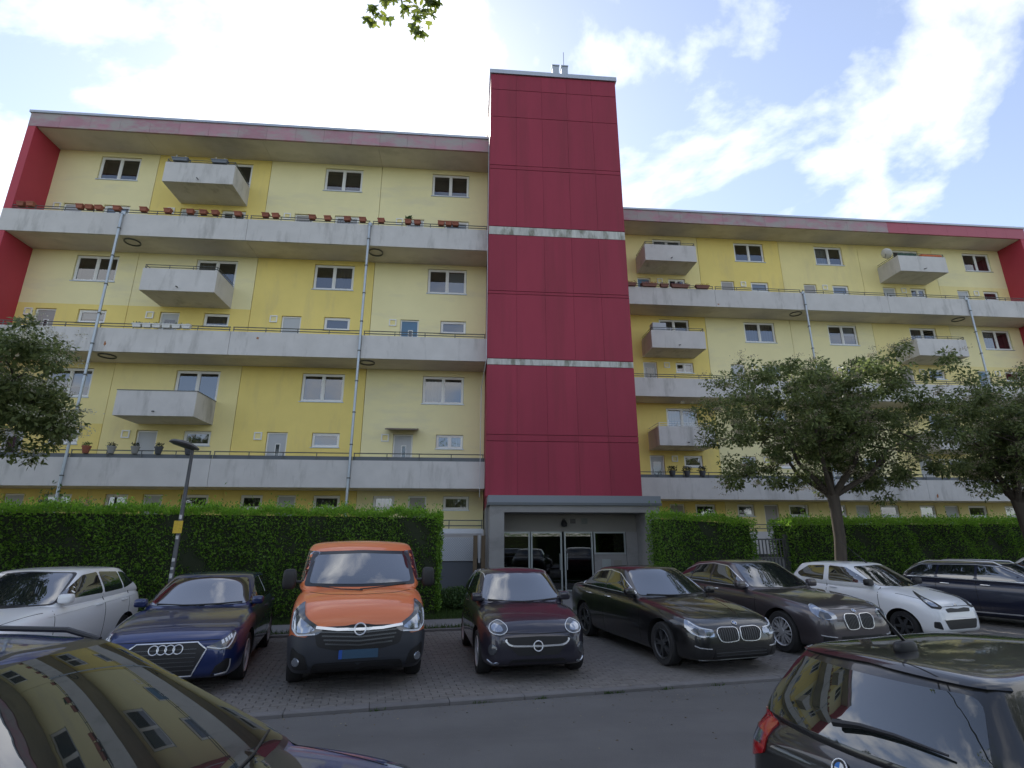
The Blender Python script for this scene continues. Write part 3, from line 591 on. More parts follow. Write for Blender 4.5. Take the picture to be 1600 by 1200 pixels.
M_leafA = leafmat('tree_leaf', (.062, .09, .03), (.21, .25, .09), .42, .45)
M_flow = leafmat('faded_flower', (.22, .18, .11), (.44, .39, .28), .2, .8)
M_flow2 = leafmat('cream_flower', (.34, .33, .24), (.62, .60, .48), .2, .8)
def tree(label, base, fork, cc, cr, nclump, nleaf, seed, flower, tr=.19, name='street_tree', leafsz=(.09, .15), nl=7, flow_n=.10, gap=.0, low=-1.0):
    g = np.random.default_rng(seed); o = empty(name, base); tag(o, label, 'tree'); inv = Matrix.Translation(-Vector(base))
    rnd = random.Random(seed); base = Vector(base); fork = Vector(fork); cc = Vector(cc)
    tk = MB(); pts = [base + (fork - base) * t + Vector((.05 * math.sin(t * 5 + seed), .04 * math.cos(t * 4), 0)) for t in (0, .04, .12, .35, .6, .85, 1)]
    tk.path(pts, [tr * 1.5, tr * 1.25, tr * 1.08, tr, tr * .95, tr * .95, tr * 1.05], 12); ob = tk.build('trunk', M_wood, o, True); ob.matrix_parent_inverse = inv
    lb = MB(); ends = []
    fork0 = pts[-1]
    for i in range(nl):
        a = 2 * math.pi * (i + rnd.random() * .5) / nl; el = rnd.uniform(.15, .95)
        tgt = cc + Vector((math.cos(a) * cr[0] * .62 * (1.1 - el * .5), math.sin(a) * cr[1] * .62 * (1.1 - el * .5), cr[2] * (el * 1.1 - .45)))
        p1 = fork0 + (tgt - fork0) * .35 + Vector((math.cos(a) * .25, math.sin(a) * .25, -.05)); p2 = fork0 + (tgt - fork0) * .7 + Vector((0, 0, .15))
        cp = [fork0 - Vector((0, 0, .12)), p1, p2, tgt]; lb.path(cp, [tr * .60, tr * .36, tr * .20, tr * .08], 8)
        for j in range(7):
            q0 = p1.lerp(tgt, rnd.random()) if j > 2 else p2
            dv = Vector((rnd.gauss(0, 1), rnd.gauss(0, 1), rnd.gauss(.1, .7))).normalized(); q1 = q0 + Vector((dv.x * cr[0], dv.y * cr[1], dv.z * cr[2])) * rnd.uniform(.22, .45)
            lb.path([q0, (q0 + q1) / 2 + Vector((0, 0, .1)), q1], [tr * .17, tr * .10, tr * .04], 5)
    ob = lb.build('limbs', M_wood, o, True); ob.matrix_parent_inverse = inv
    # clumps through the crown volume, uneven outline
    cl = []
    while len(cl) < nclump:
        p = g.normal(0, 1, 3); p /= np.linalg.norm(p); r = g.random() ** .45
        lump = 1 + .20 * math.sin(p[0] * 4 + seed) + .14 * math.sin(p[1] * 5 + p[2] * 3 + seed * 2) + .10 * math.sin(p[2] * 7 + p[0] * 6)
        q = p * r * lump * .93
        if q[2] < low: continue
        cl.append(q * np.array(cr) + np.array(cc))
    cl = np.array(cl); per = nleaf // nclump; n = per * nclump
    ci = np.repeat(np.arange(nclump), per); rad = g.uniform(.20, .46, nclump)
    off = g.normal(0, 1, (n, 3)); off = unit(off) * (g.random((n, 1)) ** .5) * rad[ci][:, None]; off[:, 2] *= .62
    P = cl[ci] + off; D = unit(unit(off) * .8 + g.normal(0, .5, (n, 3)) + np.array([0, 0, -.25])); Nn = unit(g.normal(0, .6, (n, 3)) + np.array([0, 0, 1.0]))
    L = g.uniform(*leafsz, n); v, f = leaf_quads(P, D, Nn, L, L * g.uniform(.42, .58, n), .18)
    ob = link('crown', fast_mesh('crown', v, f), M_leafA, o); ob.matrix_parent_inverse = inv
    if flower:
        k = int(nclump * 2.6); ix = g.integers(0, nclump, k); ou = unit(cl[ix] - np.array(cc) + np.array([0, 0, .5])); fc = cl[ix] + ou * (rad[ix] * g.uniform(.5, .95, k))[:, None] + g.normal(0, .1, (k, 3)); m = 26
        P = np.repeat(fc, m, 0) + g.normal(0, 1, (k * m, 3)) * np.array([.075, .075, .025]); D = unit(g.normal(0, 1, (k * m, 3))); Nn = unit(g.normal(0, 1, (k * m, 3))); L = g.uniform(.022, .042, k * m)
        v, f = leaf_quads(P, D, Nn, L, L * .9); ob = link('flower_heads', fast_mesh('flower_heads', v, f), flower, o); ob.matrix_parent_inverse = inv
    return o
tree('broad dark leafy tree behind the small white hatchback, trunk forking low', (10.85, 15.6, -.03), (11.0, 15.6, 3.35), (11.0, 15.4, 5.45), (3.6, 3.2, 2.4), 400, 46000, 11, M_flow, .165)
tree('dark leafy tree cut by the right picture edge, above the navy estate', (17.75, 16.2, -.03), (17.7, 16.2, 3.2), (18.2, 16.0, 5.2), (3.55, 3.1, 2.35), 350, 37000, 12, M_flow, .165)
tree('cream flowering tree reaching in from the left picture edge', (-10.9, 11.0, -.03), (-10.8, 11.0, 3.0), (-10.1, 11.0, 4.75), (2.45, 2.3, 1.5), 190, 21000, 13, M_flow2, .16)

# row of trees across the street behind the viewer (they show in the glass of cars, porch and windows); right end added to keep low sky out of the windows
src = bpy.data.objects['street_tree']
for i, (x, y, sc_, rz) in enumerate(((-27, -13, 1.25, 10), (-18.5, -15.5, 1.35, 80), (-9.5, -14, 1.2, 150), (-.5, -17, 1.4, 210), (8.5, -14.5, 1.25, 260), (17.5, -16, 1.35, 320), (27, -13.5, 1.3, 45), (36.5, -15.5, 1.35, 100), (46, -14, 1.3, 190), (56, -16, 1.4, 290))):
    t_ = src.copy(); C.objects.link(t_); t_.location = (x, y, 0); t_.scale = (sc_, sc_, sc_); t_.rotation_euler = (0, 0, R(rz))
    t_['label'] = f'leafy tree across the street, {ORD[i]} from the left in the row mirrored in the glass'; t_['group'] = 'trees across the street'
    for ch in src.children:
        c_ = ch.copy(); C.objects.link(c_); c_.parent = t_
# street maple behind the viewer: one leafy spray hangs into the top of the view
M_maple = leafmat('maple_leaf', (.08, .12, .02), (.20, .24, .04), .5, .45)
def maple_shape():
    a = [(-.05, 0), (-.30, .05), (-.48, -.02), (-.40, .22), (-.52, .42), (-.28, .40), (-.22, .52), (-.10, .48), (-.14, .80), (0, 1.05), (.14, .80), (.10, .48), (.22, .52), (.28, .40), (.52, .42), (.40, .22), (.48, -.02), (.30, .05), (.05, 0)]
    return np.array(a)
def maple_leaves(P, D, Nn, L):
    sh = maple_shape(); S = unit(np.cross(D, Nn)); U = np.cross(S, D); m = len(sh); n = len(P)
    v = P[:, None, :] + (S[:, None, :] * sh[None, :, :1] + D[:, None, :] * sh[None, :, 1:] + U[:, None, :] * (-.18 * np.abs(sh[None, :, :1]) - .08 * sh[None, :, 1:] ** 2)) * L[:, None, None]
    c = P + D * L[:, None] * .35; v = np.concatenate([v, c[:, None, :]], 1).reshape(-1, 3)
    i = np.arange(n)[:, None] * (m + 1); k = np.arange(m)[None, :]
    f = np.stack([i + k, i + (k + 1) % m, i + m + 0 * k], -1).reshape(-1, 3)
    return v, f
mb = Vector((-2.6, -3.2, .02)); mt = empty('maple_tree', mb); tag(mt, 'maple spray of green lobed leaves hanging into the top edge of the view', 'tree'); minv = Matrix.Translation(-mb)
q = MB(); q.path([mb, mb + Vector((.05, .1, 1.5)), mb + Vector((.0, .2, 4.2)), mb + Vector((.1, .3, 6.5))], [.3, .24, .2, .15], 12); q.build('trunk', M_wood, mt, True).matrix_parent_inverse = minv
spray = Vector((-1.12, 4.35, 7.75))
q = MB(); q.path([mb + Vector((0, .2, 5.2)), Vector((-2.2, -.8, 7.4)), Vector((-1.6, 2.2, 8.6)), Vector((-1.1, 4.2, 8.5)), spray + Vector((.15, .15, .25))], [.12, .09, .06, .03, .012], 7)
for k in range(10):
    a = k * 2.4; q.path([mb + Vector((.05, .25, 5.4 + .1 * k)), mb + Vector((math.cos(a) * 1.3, math.sin(a) * 1.2, 7.0 + .2 * k)), mb + Vector((math.cos(a) * 2.8, math.sin(a) * 2.5, 8.0 + .25 * k))], [.09, .06, .02], 6)
q.build('limbs', M_wood, mt, True).matrix_parent_inverse = minv
g = np.random.default_rng(5)
c1 = np.array([[mb.x + g.normal(0, 1.7), mb.y + .2 + g.normal(0, 1.5), 8.9 + g.normal(0, .9)] for _ in range(150)]); n = 150 * 32
P = np.repeat(c1, 32, 0) + g.normal(0, .34, (n, 3)); D = unit(g.normal(0, .6, (n, 3)) + np.array([0, 0, -.6])); Nn = unit(g.normal(0, .5, (n, 3)) + np.array([0, -.3, 1])); L = g.uniform(.11, .18, n)
sp = [(-1.02 + .55 * g.random(), 4.4 + g.normal(0, .12), 7.42 + abs(g.normal(0, .16))) for _ in range(75)]
sp += [(-.62 + g.normal(0, .045), 4.4 + g.normal(0, .06), 7.36 - .28 * g.random()) for _ in range(20)] + [(-1.09 + g.normal(0, .04), 4.4 + g.normal(0, .06), 7.36 - .20 * g.random()) for _ in range(14)] + [(-.46 + g.normal(0, .03), 4.4, 7.5) for _ in range(6)]
sp = np.array(sp); ns2 = len(sp)
P = np.concatenate([P, sp]); D = np.concatenate([D, unit(g.normal(0, .38, (ns2, 3)) + np.array([0, -.1, -1.0]))]); Nn = np.concatenate([Nn, unit(g.normal(0, .45, (ns2, 3)) + np.array([0, -1.0, .3]))]); L = np.concatenate([L, g.uniform(.085, .13, ns2)])
v, f = maple_leaves(P, D, Nn, L); link('crown', fast_mesh('crown', v, f), M_maple, mt).matrix_parent_inverse = minv

# grass verges (stuff)
M_grass = leafmat('grass_blade', (.03, .065, .012), (.075, .13, .03), .3, .6)
def grass(name, rects, n, seed, h=(.05, .13)):
    g = np.random.default_rng(seed); A = np.array([(r[1] - r[0]) * (r[3] - r[2]) for r in rects]); k = g.choice(len(rects), n, p=A / A.sum()); rr = np.array(rects)[k]
    s = rr[:, 0] + g.random(n) * (rr[:, 1] - rr[:, 0]); t = rr[:, 2] + g.random(n) * (rr[:, 3] - rr[:, 2])
    P = np.stack([K0.x + E1.x * s + E2.x * t, K0.y + E1.y * s + E2.y * t, np.full(n, -.035)], 1)
    D = unit(g.normal(0, .35, (n, 3)) + np.array([0, 0, 1])); Nn = unit(g.normal(0, 1, (n, 3))); L = g.uniform(*h, n) * 1.3
    v, f = leaf_quads(P, D, Nn, L, np.full(n, .012)); o = link(name, fast_mesh(name, v, f), M_grass); o['kind'] = 'stuff'; o['label'] = 'short green grass along the footpath and hedge'; o['category'] = 'grass'; return o
grass('grass', [(-16, 24, 5.55, 5.98), (-16, 24, 7.4, 8.0), (-.2, .9, 8, 13)], 42000, 3)
# weeds in the kerb joint and dry litter against it
g = np.random.default_rng(18); n = 320; ks = g.choice(np.concatenate([g.uniform(-5, 6, 10)]), n) + g.normal(0, .05, n); kt = -.01 + g.normal(0, .012, n)
P = np.stack([K0.x + E1.x * ks + E2.x * kt, K0.y + E1.y * ks + E2.y * kt, np.full(n, -.052)], 1); D = unit(g.normal(0, .5, (n, 3)) + np.array([0, 0, 1])); L = g.uniform(.015, .055, n)
o = link('kerb_weeds', fast_mesh('kerb_weeds', *leaf_quads(P, D, unit(g.normal(0, 1, (n, 3))), L, np.full(n, .012))), M_grass); o['kind'] = 'stuff'; o['label'] = 'tiny weeds growing along the road kerb'; o['category'] = 'weeds'
n = 900; ks = g.uniform(-6, 8, n); kt = np.where(g.random(n) < .55, -.02 - g.exponential(.25, n), g.uniform(-3, 5, n)); zz = np.where(kt < 0, -.046 + .008 * kt, .006)
P = np.stack([K0.x + E1.x * ks + E2.x * kt, K0.y + E1.y * ks + E2.y * kt, zz], 1); D = unit(g.normal(0, 1, (n, 3)) * np.array([1, 1, .08])); L = g.uniform(.012, .04, n)
M_lit = leafmat('dry_litter', (.10, .07, .04), (.30, .26, .18), .1, .9)
o = link('leaf_litter', fast_mesh('leaf_litter', *leaf_quads(P, D, unit(g.normal(0, .2, (n, 3)) + np.array([0, 0, 1])), L, L * .5)), M_lit); o['kind'] = 'stuff'; o['label'] = 'scattered dry leaf bits on the road and bays'; o['category'] = 'litter'
g = np.random.default_rng(8)
def shrub(name, label, c, r, n, m, sz=(.05, .1), stems=6):
    o = empty(name, c); tag(o, label, 'shrub'); inv = Matrix.Translation(-Vector(c)); g = np.random.default_rng(abs(hash(label)) % 1000 if False else len(label)); b = MB()
    for i in range(stems):
        a = i * 2.4; b.path([c, (c[0] + r[0] * .4 * math.cos(a), c[1] + r[1] * .4 * math.sin(a), c[2] + r[2] * .6), (c[0] + r[0] * .8 * math.cos(a), c[1] + r[1] * .8 * math.sin(a), c[2] + r[2] * (1.2 + .6 * math.sin(i)))], [.018, .012, .005], 5)
    b.build('stems', M_wood, o).matrix_parent_inverse = inv
    P = unit(g.normal(0, 1, (n, 3))) * (g.random((n, 1)) ** .4) * np.array(r) + np.array([c[0], c[1], c[2] + r[2]]); P[:, 2] = np.maximum(P[:, 2], c[2] + .02); D = unit(g.normal(0, .6, (n, 3)) + np.array([0, 0, .5])); Nn = unit(g.normal(0, 1, (n, 3))); L = g.uniform(*sz, n)
    v, f = leaf_quads(P, D, Nn, L, L * .5); link('foliage', fast_mesh('foliage', v, f), m, o).matrix_parent_inverse = inv
    return o
M_dry = leafmat('dry_bloom', (.20, .14, .13), (.36, .27, .25), .2, .8); M_low = leafmat('low_leaf', (.03, .07, .02), (.08, .14, .04), .3, .5)
shrub('shrub', 'dusty pink flowering shrub peeping over the long hedge', (-11.1, 16.9, -.03), (1.0, .7, 1.58), 5200, M_dry, (.04, .08))
shrub('shrub', 'thin pale sapling rising above the hedge near the left downpipe', (-11.8, 16.6, -.03), (.55, .4, 1.85), 520, M_low, (.08, .14))
shrub('shrub', 'low green ground plants left of the porch by the hedge end', (-.15, 17.2, -.03), (.8, .9, .32), 3600, M_low)

# ------------------------------------------------------------------ small things
M_terra = mat('terracotta', (.30, .10, .06), .8, noise=.15, nscale=8, objvar=.15); M_potg = mat('grey_pot', (.28, .28, .27), .7, objvar=.2); M_potd = mat('dark_pot', (.06, .065, .075), .6); M_potw = mat('white_planter', (.66, .66, .64), .6)
def planter_mesh(nm, l, d, h, m, rim=.02):
    b = MB(); a = .82
    v = [(-l / 2 * a, -d / 2 * a, 0), (l / 2 * a, -d / 2 * a, 0), (l / 2 * a, d / 2 * a, 0), (-l / 2 * a, d / 2 * a, 0), (-l / 2, -d / 2, h), (l / 2, -d / 2, h), (l / 2, d / 2, h), (-l / 2, d / 2, h)]
    i_ = .02; v += [(-l / 2 + i_, -d / 2 + i_, h), (l / 2 - i_, -d / 2 + i_, h), (l / 2 - i_, d / 2 - i_, h), (-l / 2 + i_, d / 2 - i_, h), (-l / 2 + i_, -d / 2 + i_, h - .05), (l / 2 - i_, -d / 2 + i_, h - .05), (l / 2 - i_, d / 2 - i_, h - .05), (-l / 2 + i_, d / 2 - i_, h - .05)]
    f = [(0, 3, 2, 1), (0, 1, 5, 4), (1, 2, 6, 5), (2, 3, 7, 6), (3, 0, 4, 7)] + [(4 + k, 4 + (k + 1) % 4, 8 + (k + 1) % 4, 8 + k) for k in range(4)] + [(8 + k, 8 + (k + 1) % 4, 12 + (k + 1) % 4, 12 + k) for k in range(4)] + [(12, 13, 14, 15)]
    b.add(v, f); b.box(-l / 2 - .012, l / 2 + .012, -d / 2 - .012, -d / 2, h - .045, h); b.box(-l / 2 - .012, l / 2 + .012, d / 2, d / 2 + .012, h - .045, h)
    me = mesh(nm, b.v, b.f); me.materials.append(m); return me
def tuft(seed, l, d, h, n, sz=(.04, .09)):
    g = np.random.default_rng(seed); P = np.stack([g.uniform(-l / 2, l / 2, n), g.uniform(-d / 2, d / 2, n), np.zeros(n)], 1); P[:, 2] = g.random(n) * h * .6
    D = unit(g.normal(0, .6, (n, 3)) + np.array([0, 0, .8])); L = g.uniform(*sz, n); return fast_mesh('plant', *leaf_quads(P, D, unit(g.normal(0, 1, (n, 3))), L, L * .5))
bm_t = planter_mesh('flower_box', .31, .20, .20, M_terra)
px_ = [-20.1, -19.7, -17.62, -17.22, -16.82, -16.05, -14.9, -13.85, -12.87, -12.3, -11.78, -10.78, -9.55, -9.1, -7.45, -6.75, -5.85, -5.15, -4.3, -3.05, -2.62, -1.5, -1.15, -.83]
for i, x in enumerate(px_):
    o = link('flower_box', bm_t, None, None, (x, LP - .03, T_[2] + .115 + random.uniform(-.01, .01))); o.rotation_euler = (0, 0, R(random.uniform(-4, 4)))
    tag(o, f'{ORD[i]} terracotta flower box from the left on the top gallery of the left wing', 'flower box', 'terracotta boxes on the top left gallery')
    if i == 19:
        link('plant', tuft(4, .26, .14, .3, 60, (.08, .16)), M_low, o, (0, 0, .16))
bm_w = planter_mesh('planter', .36, .18, .17, M_potw)
for i in range(6):
    o = link('planter', bm_w, None, None, (-14.15 + i * .40, LP - .02, T_[1] + .05)); tag(o, f'{ORD[i]} white flower trough from the left on the middle left gallery', 'flower box', 'white troughs on the middle left gallery')
    link('plant', tuft(i, .3, .12, .12, 40), M_curt if i % 2 else M_low, o, (0, 0, .14))
for i, (x, m) in enumerate(((-15.15, M_terra), (-14.2, M_potg), (-13.3, M_potg), (-12.4, M_potd), (-11.25, M_potd))):
    b = MB(); b.lathe([(0, 0), (.10, 0), (.15, .24), (.165, .24), (.165, .29), (.14, .29), (.135, .25), (0, .25)], 'z', (0, 0, 0), 18); o = b.build('plant_pot', m, None, True, (x, LP + .05, T_[0] + .17))
    tag(o, f"{ORD[i]} {['terracotta', 'grey', 'grey', 'dark', 'dark'][i]} plant pot from the left on the lowest left gallery", 'plant pot', 'pots on the lowest left gallery')
    link('plant', tuft(20 + i, .26, .26, .25, 90), mat('dark_plant', (.02, .03, .015), .8) if i else M_low, o, (0, 0, .26))
for i, x in enumerate((10.85, 11.65, 12.5)):
    b = MB(); b.lathe([(0, 0), (.12, 0), (.17, .22), (.17, .27), (.14, .27), (0, .25)], 'z', (0, 0, 0), 16); o = b.build('plant_pot', M_potd, None, True, (x, RP + .06, T_[0] + .1))
    tag(o, f'{ORD[i]} dark plant pot from the tower on the lowest right gallery', 'plant pot', 'pots on the lowest right gallery'); link('plant', tuft(40 + i, .42, .4, .42, 260), MATS['dark_plant'], o, (0, 0, .24))
fl = [(9.30, .55, (.45, .16, .03)), (10.35, .95, (.55, .13, .03)), (11.25, .5, (.16, .13, .06)), (12.2, 1.15, (.10, .05, .12)), (13.55, .85, (.60, .36, .03))]
for i, (x, l, c) in enumerate(fl):
    o = link('planter', planter_mesh('planter', l, .2, .19, mat('brown_planter', (.20, .09, .07), .8, noise=.1)), None, None, (x, RP - .03, T_[2] + .02)); nm = ['orange flowers', 'red-orange flowers', 'small green sprigs', 'purple flowers', 'yellow flowers'][i]
    tag(o, f'brown flower trough with {nm} on the top right gallery', 'flower box', 'flower troughs on the top right gallery'); link('flowers', tuft(60 + i, l * .9, .16, .24, int(l * 170), (.03, .075)), leafmat(f'bloom_{i}', tuple(v * .6 for v in c), c, .2, .8), o, (0, 0, .16))
# grey troughs with posts on the top left balcony
for i, x in enumerate((-13.72, -11.95)):
    o = link('planter', planter_mesh('planter', .75, .2, .17, mat('slate_planter', (.16, .18, .21), .6)), None, None, (x, LP - .1, B_[2] + 2.8 + 1.12)); tag(o, f"slate grey trough on the {'left' if i == 0 else 'right'} end of the top left balcony railing", 'flower box', 'troughs on the top left balcony')
    q = MB(); q.tube((-.2, 0, .1), (-.2, 0, .34), .012, n=6); q.tube((.2, 0, .1), (.2, 0, .30), .012, n=6); q.build('stakes', M_railw, o)
# dark storage crate on the middle right balcony by the tower, awning roll and dish on the far right balcony
o = box('storage_box', mat('pale_box', (.45, .47, .5), .6), None, 10.45, 11.25, RP + .2, RP + .7, B_[1] + 3.0, B_[1] + 4.45); tag(o, 'pale storage cabinet on the middle right balcony beside the tower', 'cabinet')
b = MB(); b.tube((27.9, RP - .05, B_[2] + 3.93), (29.2, RP - .05, B_[2] + 3.93), .085, n=10); b.tube((27.82, RP - .05, B_[2] + 3.93), (27.9, RP - .05, B_[2] + 3.93), .05, n=10); b.tube((29.2, RP - .05, B_[2] + 3.93), (29.28, RP - .05, B_[2] + 3.93), .05, n=10); tag(b.build('cloth_roll', mat('orange_cloth', (.55, .14, .05), .8, noise=.2, nscale=8), None, True), 'rolled orange cloth lying on the top far right balcony railing', 'cloth')
b = MB()
for i in range(12):
    x = 26.4 + i * .1; b.path([(x, RP - .02 + .03 * math.sin(i * 2), B_[2] + 3.86), (x + .05, RP - .07, B_[2] + 4.0 + .03 * math.sin(i)), (x + .1, RP - .02, B_[2] + 3.87)], [.05, .06, .05], 6)
tag(b.build('blanket', mat('green_blanket', (.08, .14, .11), .9, noise=.3, nscale=8), None, True), 'bundled dark green blanket on the top far right balcony railing', 'blanket')
b = MB(); b.lathe([(0, .0), (.12, .012), (.24, .05), (.33, .10), (.335, .11), (.24, .06), (.12, .022), (0, .01)], 'x', (0, 0, 0), 20); o = b.build('satellite_dish', M_potw, None, True, (25.95, RP + .35, B_[2] + 4.2)); o.rotation_euler = (0, R(-25), R(15)); tag(o, 'small pale satellite dish at the corner of the top far right balcony', 'satellite dish')
q = MB(); q.tube((0, 0, 0), (.45, .0, .05), .012, n=6); q.tube((0, 0, 0), (-.2, 0, -.25), .02, n=6); q.build('dish_arm', M_rail, o); q = MB(); q.lathe([(0, -.04), (.035, -.04), (.035, .05), (0, .05)], 'x', (.45, 0, .05), 10); q.build('receiver_head', M_black, o)
# lamp post
lp = empty('street_lamp', (-6.42, 13.05, -.03)); tag(lp, 'grey street lamp post with yellow sticker in front of the long hedge', 'street lamp')
b = MB(); b.path([(0, 0, 0), (0, 0, 1.0), (.0, 0, 1.02), (.0, 0, 4.05)], [.06, .06, .05, .036], 14); b.build('post', mat('grey_post', (.085, .09, .097), .5, metal=.3, noise=.15, nscale=5), lp, True)
b = MB()
sec = [(-.12, .05, .04), (0, .10, .07), (.2, .16, .085), (.42, .17, .08), (.58, .12, .05), (.62, .05, .02)]
v = []; f = []
for x, ww, hh in sec:
    for k in range(12): a = 2 * math.pi * k / 12; v.append((-x, ww * math.cos(a), .02 + x * .12 + hh * math.sin(a) * (1 if math.sin(a) > 0 else .6)))
for i in range(len(sec) - 1):
    for k in range(12): f.append((i * 12 + k, i * 12 + (k + 1) % 12, (i + 1) * 12 + (k + 1) % 12, (i + 1) * 12 + k))
f += [tuple(range(12)), tuple(range(71, 59, -1))]; b.add(v, f); o = b.build('lamp_head', mat('grey_lamp_housing', (.11, .115, .12), .45), lp, True); o.location = (.02, 0, 4.05); o.rotation_euler = (0, 0, R(70)); 
def sticker(z0, z1, m, nm, a0=-1.9, a1=-.9, r=.064):
    b = MB(); v = []; f = []
    for i in range(9): a = a0 + (a1 - a0) * i / 8; v += [(r * math.cos(a), r * math.sin(a), z0), (r * math.cos(a), r * math.sin(a), z1)]
    for i in range(8): f.append((2 * i, 2 * i + 2, 2 * i + 3, 2 * i + 1))
    b.add(v, f); b.build(nm, m, lp)
M_yel = mat('yellow_sticker', (.62, .42, .03), .5, noise=.2, nscale=30); M_wst = mat('white_sticker', (.55, .55, .55), .6, noise=.35, nscale=40)
b = MB(); b.box(-.10, .09, -.075, -.068, 2.15, 2.42); b.build('yellow_sign', M_yel, lp); 
for z, h in ((2.46, .09), (2.02, .08), (1.55, .07), (1.38, .05), (1.2, .10)): sticker(z, z + h, M_wst, 'sticker', -2.2, -.9, .0515)
# barred gate between hedges
gt = empty('barred_gate', st(10.85, 8.4)); gt.rotation_euler = (0, 0, SA); tag(gt, 'grey metal gate with vertical bars between two hedges', 'gate'); M_gate = mat('gate_metal', (.10, .105, .11), .5, metal=.3)
for i in range(10): q = MB(); q.box(-.62 + i * .135, -.605 + i * .135 + .018, -.012, .012, .12, 1.98); q.build('bar', M_gate, gt)
for z in (.12, 1.38, 1.98): q = MB(); q.box(-.66, .66, -.02, .02, z - .02, z + .025); q.build('crossbar', M_gate, gt)
q = MB(); q.box(-.64, .64, .025, .035, .14, 1.36); q.build('lower_sheet', mat('gate_sheet', (.20, .20, .21), .6, noise=.2, nscale=4), gt)
for x in (-.72, .74): q = MB(); q.box(x - .06, x + .06, -.06, .06, 0, 2.15); q.build('gate_post', M_gate, gt)
# white lattice screen, ledge and wooden posts left of the porch
sc = empty('lattice_screen', (-.2, 21.9, 0)); tag(sc, 'white lattice screen with a capping rail between hedge and porch', 'screen'); M_scr = mat('screen_white', (.60, .62, .66), .6); M_lat = mat('lattice_grey', (.36, .38, .42), .6)
q = MB(); q.box(-1.3, .62, 0, .03, 1.18, 2.05); q.build('panel', M_scr, sc); q = MB(); q.box(-1.4, .85, -.12, .12, 2.20, 2.38); q.build('capping', M_scr, sc); q = MB(); q.box(.70, .78, -.04, .04, 1.1, 2.19); q.build('upright', M_scr, sc)
q = MB(); q.box(-1.3, .62, .05, .12, 0, 1.17); q.build('dark_base', mat('screen_base', (.10, .11, .13), .8), sc)
q = MB()
for i in range(-9, 22):
    for sgn in (1, -1):
        x0 = -1.3 + i * .09; z0, z1 = 1.2, 2.03; x1 = x0 + sgn * (z1 - z0)
        lo, hi = -1.28, .60
        def cl(x0, z0, x1, z1):
            pts = [(x0, z0), (x1, z1)]
            t0, t1 = 0., 1.; d = x1 - x0
            for bnd, s2 in ((lo, 1), (hi, -1)):
                a = (x0 - bnd) * s2; c = (x1 - bnd) * s2
                if a < 0 and c < 0: return None
                if a < 0: t0 = max(t0, a / (a - c))
                if c < 0: t1 = min(t1, a / (a - c))
            return None if t0 >= t1 else ((x0 + d * t0, z0 + (z1 - z0) * t0), (x0 + d * t1, z0 + (z1 - z0) * t1))
        r_ = cl(x0 + (0 if sgn > 0 else .9), z0, x1 + (0 if sgn > 0 else .9), z1)
        if r_: q.tube((r_[0][0], -.006 * (1 if sgn > 0 else 2.4), r_[0][1]), (r_[1][0], -.006 * (1 if sgn > 0 else 2.4), r_[1][1]), .007, n=4)
q.build('lattice', M_lat, sc)
M_post = mat('weathered_wood', (.13, .095, .06), .9, noise=.25, nscale=6, stretch=(3, 3, .4))
for i, x in enumerate((.36, .66)):
    o = box('wooden_post', M_post, None, x - .075, x + .075, 20.8, 20.95, -.03, 2.12); tag(o, f"{['left', 'right'][i]} of two weathered wooden posts beside the porch pillar", 'post', 'wooden posts')

# ------------------------------------------------------------------ cars
def paint(name, col, metal=.0, rough=.4):
    m = mat(name, col, rough, metal=metal, coat=1.0); return m
M_cglass = mat('car_glass', (.012, .015, .017), .012, spec=.5, ior=2.75)
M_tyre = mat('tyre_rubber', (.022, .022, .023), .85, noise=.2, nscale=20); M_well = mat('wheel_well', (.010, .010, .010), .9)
M_rim = mat('alloy_rim', (.50, .51, .53), .35, metal=.45); M_rimd = mat('dark_alloy_rim', (.06, .062, .066), .35, metal=.3)
M_chrome = mat('chrome', (.80, .81, .83), .22, metal=.6); M_grille = mat('grille_black', (.012, .012, .013), .5); M_bar = mat('grille_bar', (.10, .105, .11), .3, metal=.5)
M_plastic = mat('dark_bumper_plastic', (.032, .036, .045), .5, noise=.1, nscale=3); M_gap = mat('panel_gap', (.006, .006, .006), .8)
M_lens = mat('headlamp_lens', (.34, .37, .42), .08, spec=.9, ior=1.7, metal=.75); M_led = mat('headlamp_led', (.75, .78, .82), .2); M_lensd = mat('headlamp_housing', (.06, .065, .075), .10, spec=.9, ior=1.6)
M_redl = mat('tail_lamp_red', (.32, .012, .015), .12, spec=.8, coat=.6); M_blue = mat('badge_blue', (.02, .16, .50), .25); M_wht = mat('badge_white', (.7, .7, .7), .3); M_plate = mat('plate_blue', (.04, .09, .15), .5); M_plateb = mat('plate_strip', (.03, .10, .40), .5)
M_trimg = mat('mirror_black', (.02, .022, .025), .3)
def curve(pts, sig=.07):
    xs = np.array([p[0] for p in pts], float); ys = np.array([p[1] for p in pts], float); lo, hi = xs[0], xs[-1]
    X = np.linspace(lo - .5, hi + .5, 900); Y = np.interp(X, xs, ys)
    if sig > 0:
        st_ = X[1] - X[0]; k = max(1, int(3 * sig / st_)); kk = np.exp(-.5 * (np.arange(-k, k + 1) * st_ / sig) ** 2); kk /= kk.sum(); Y = np.convolve(np.pad(Y, k, 'edge'), kk, 'valid')
    return lambda x: np.interp(x, X, Y)
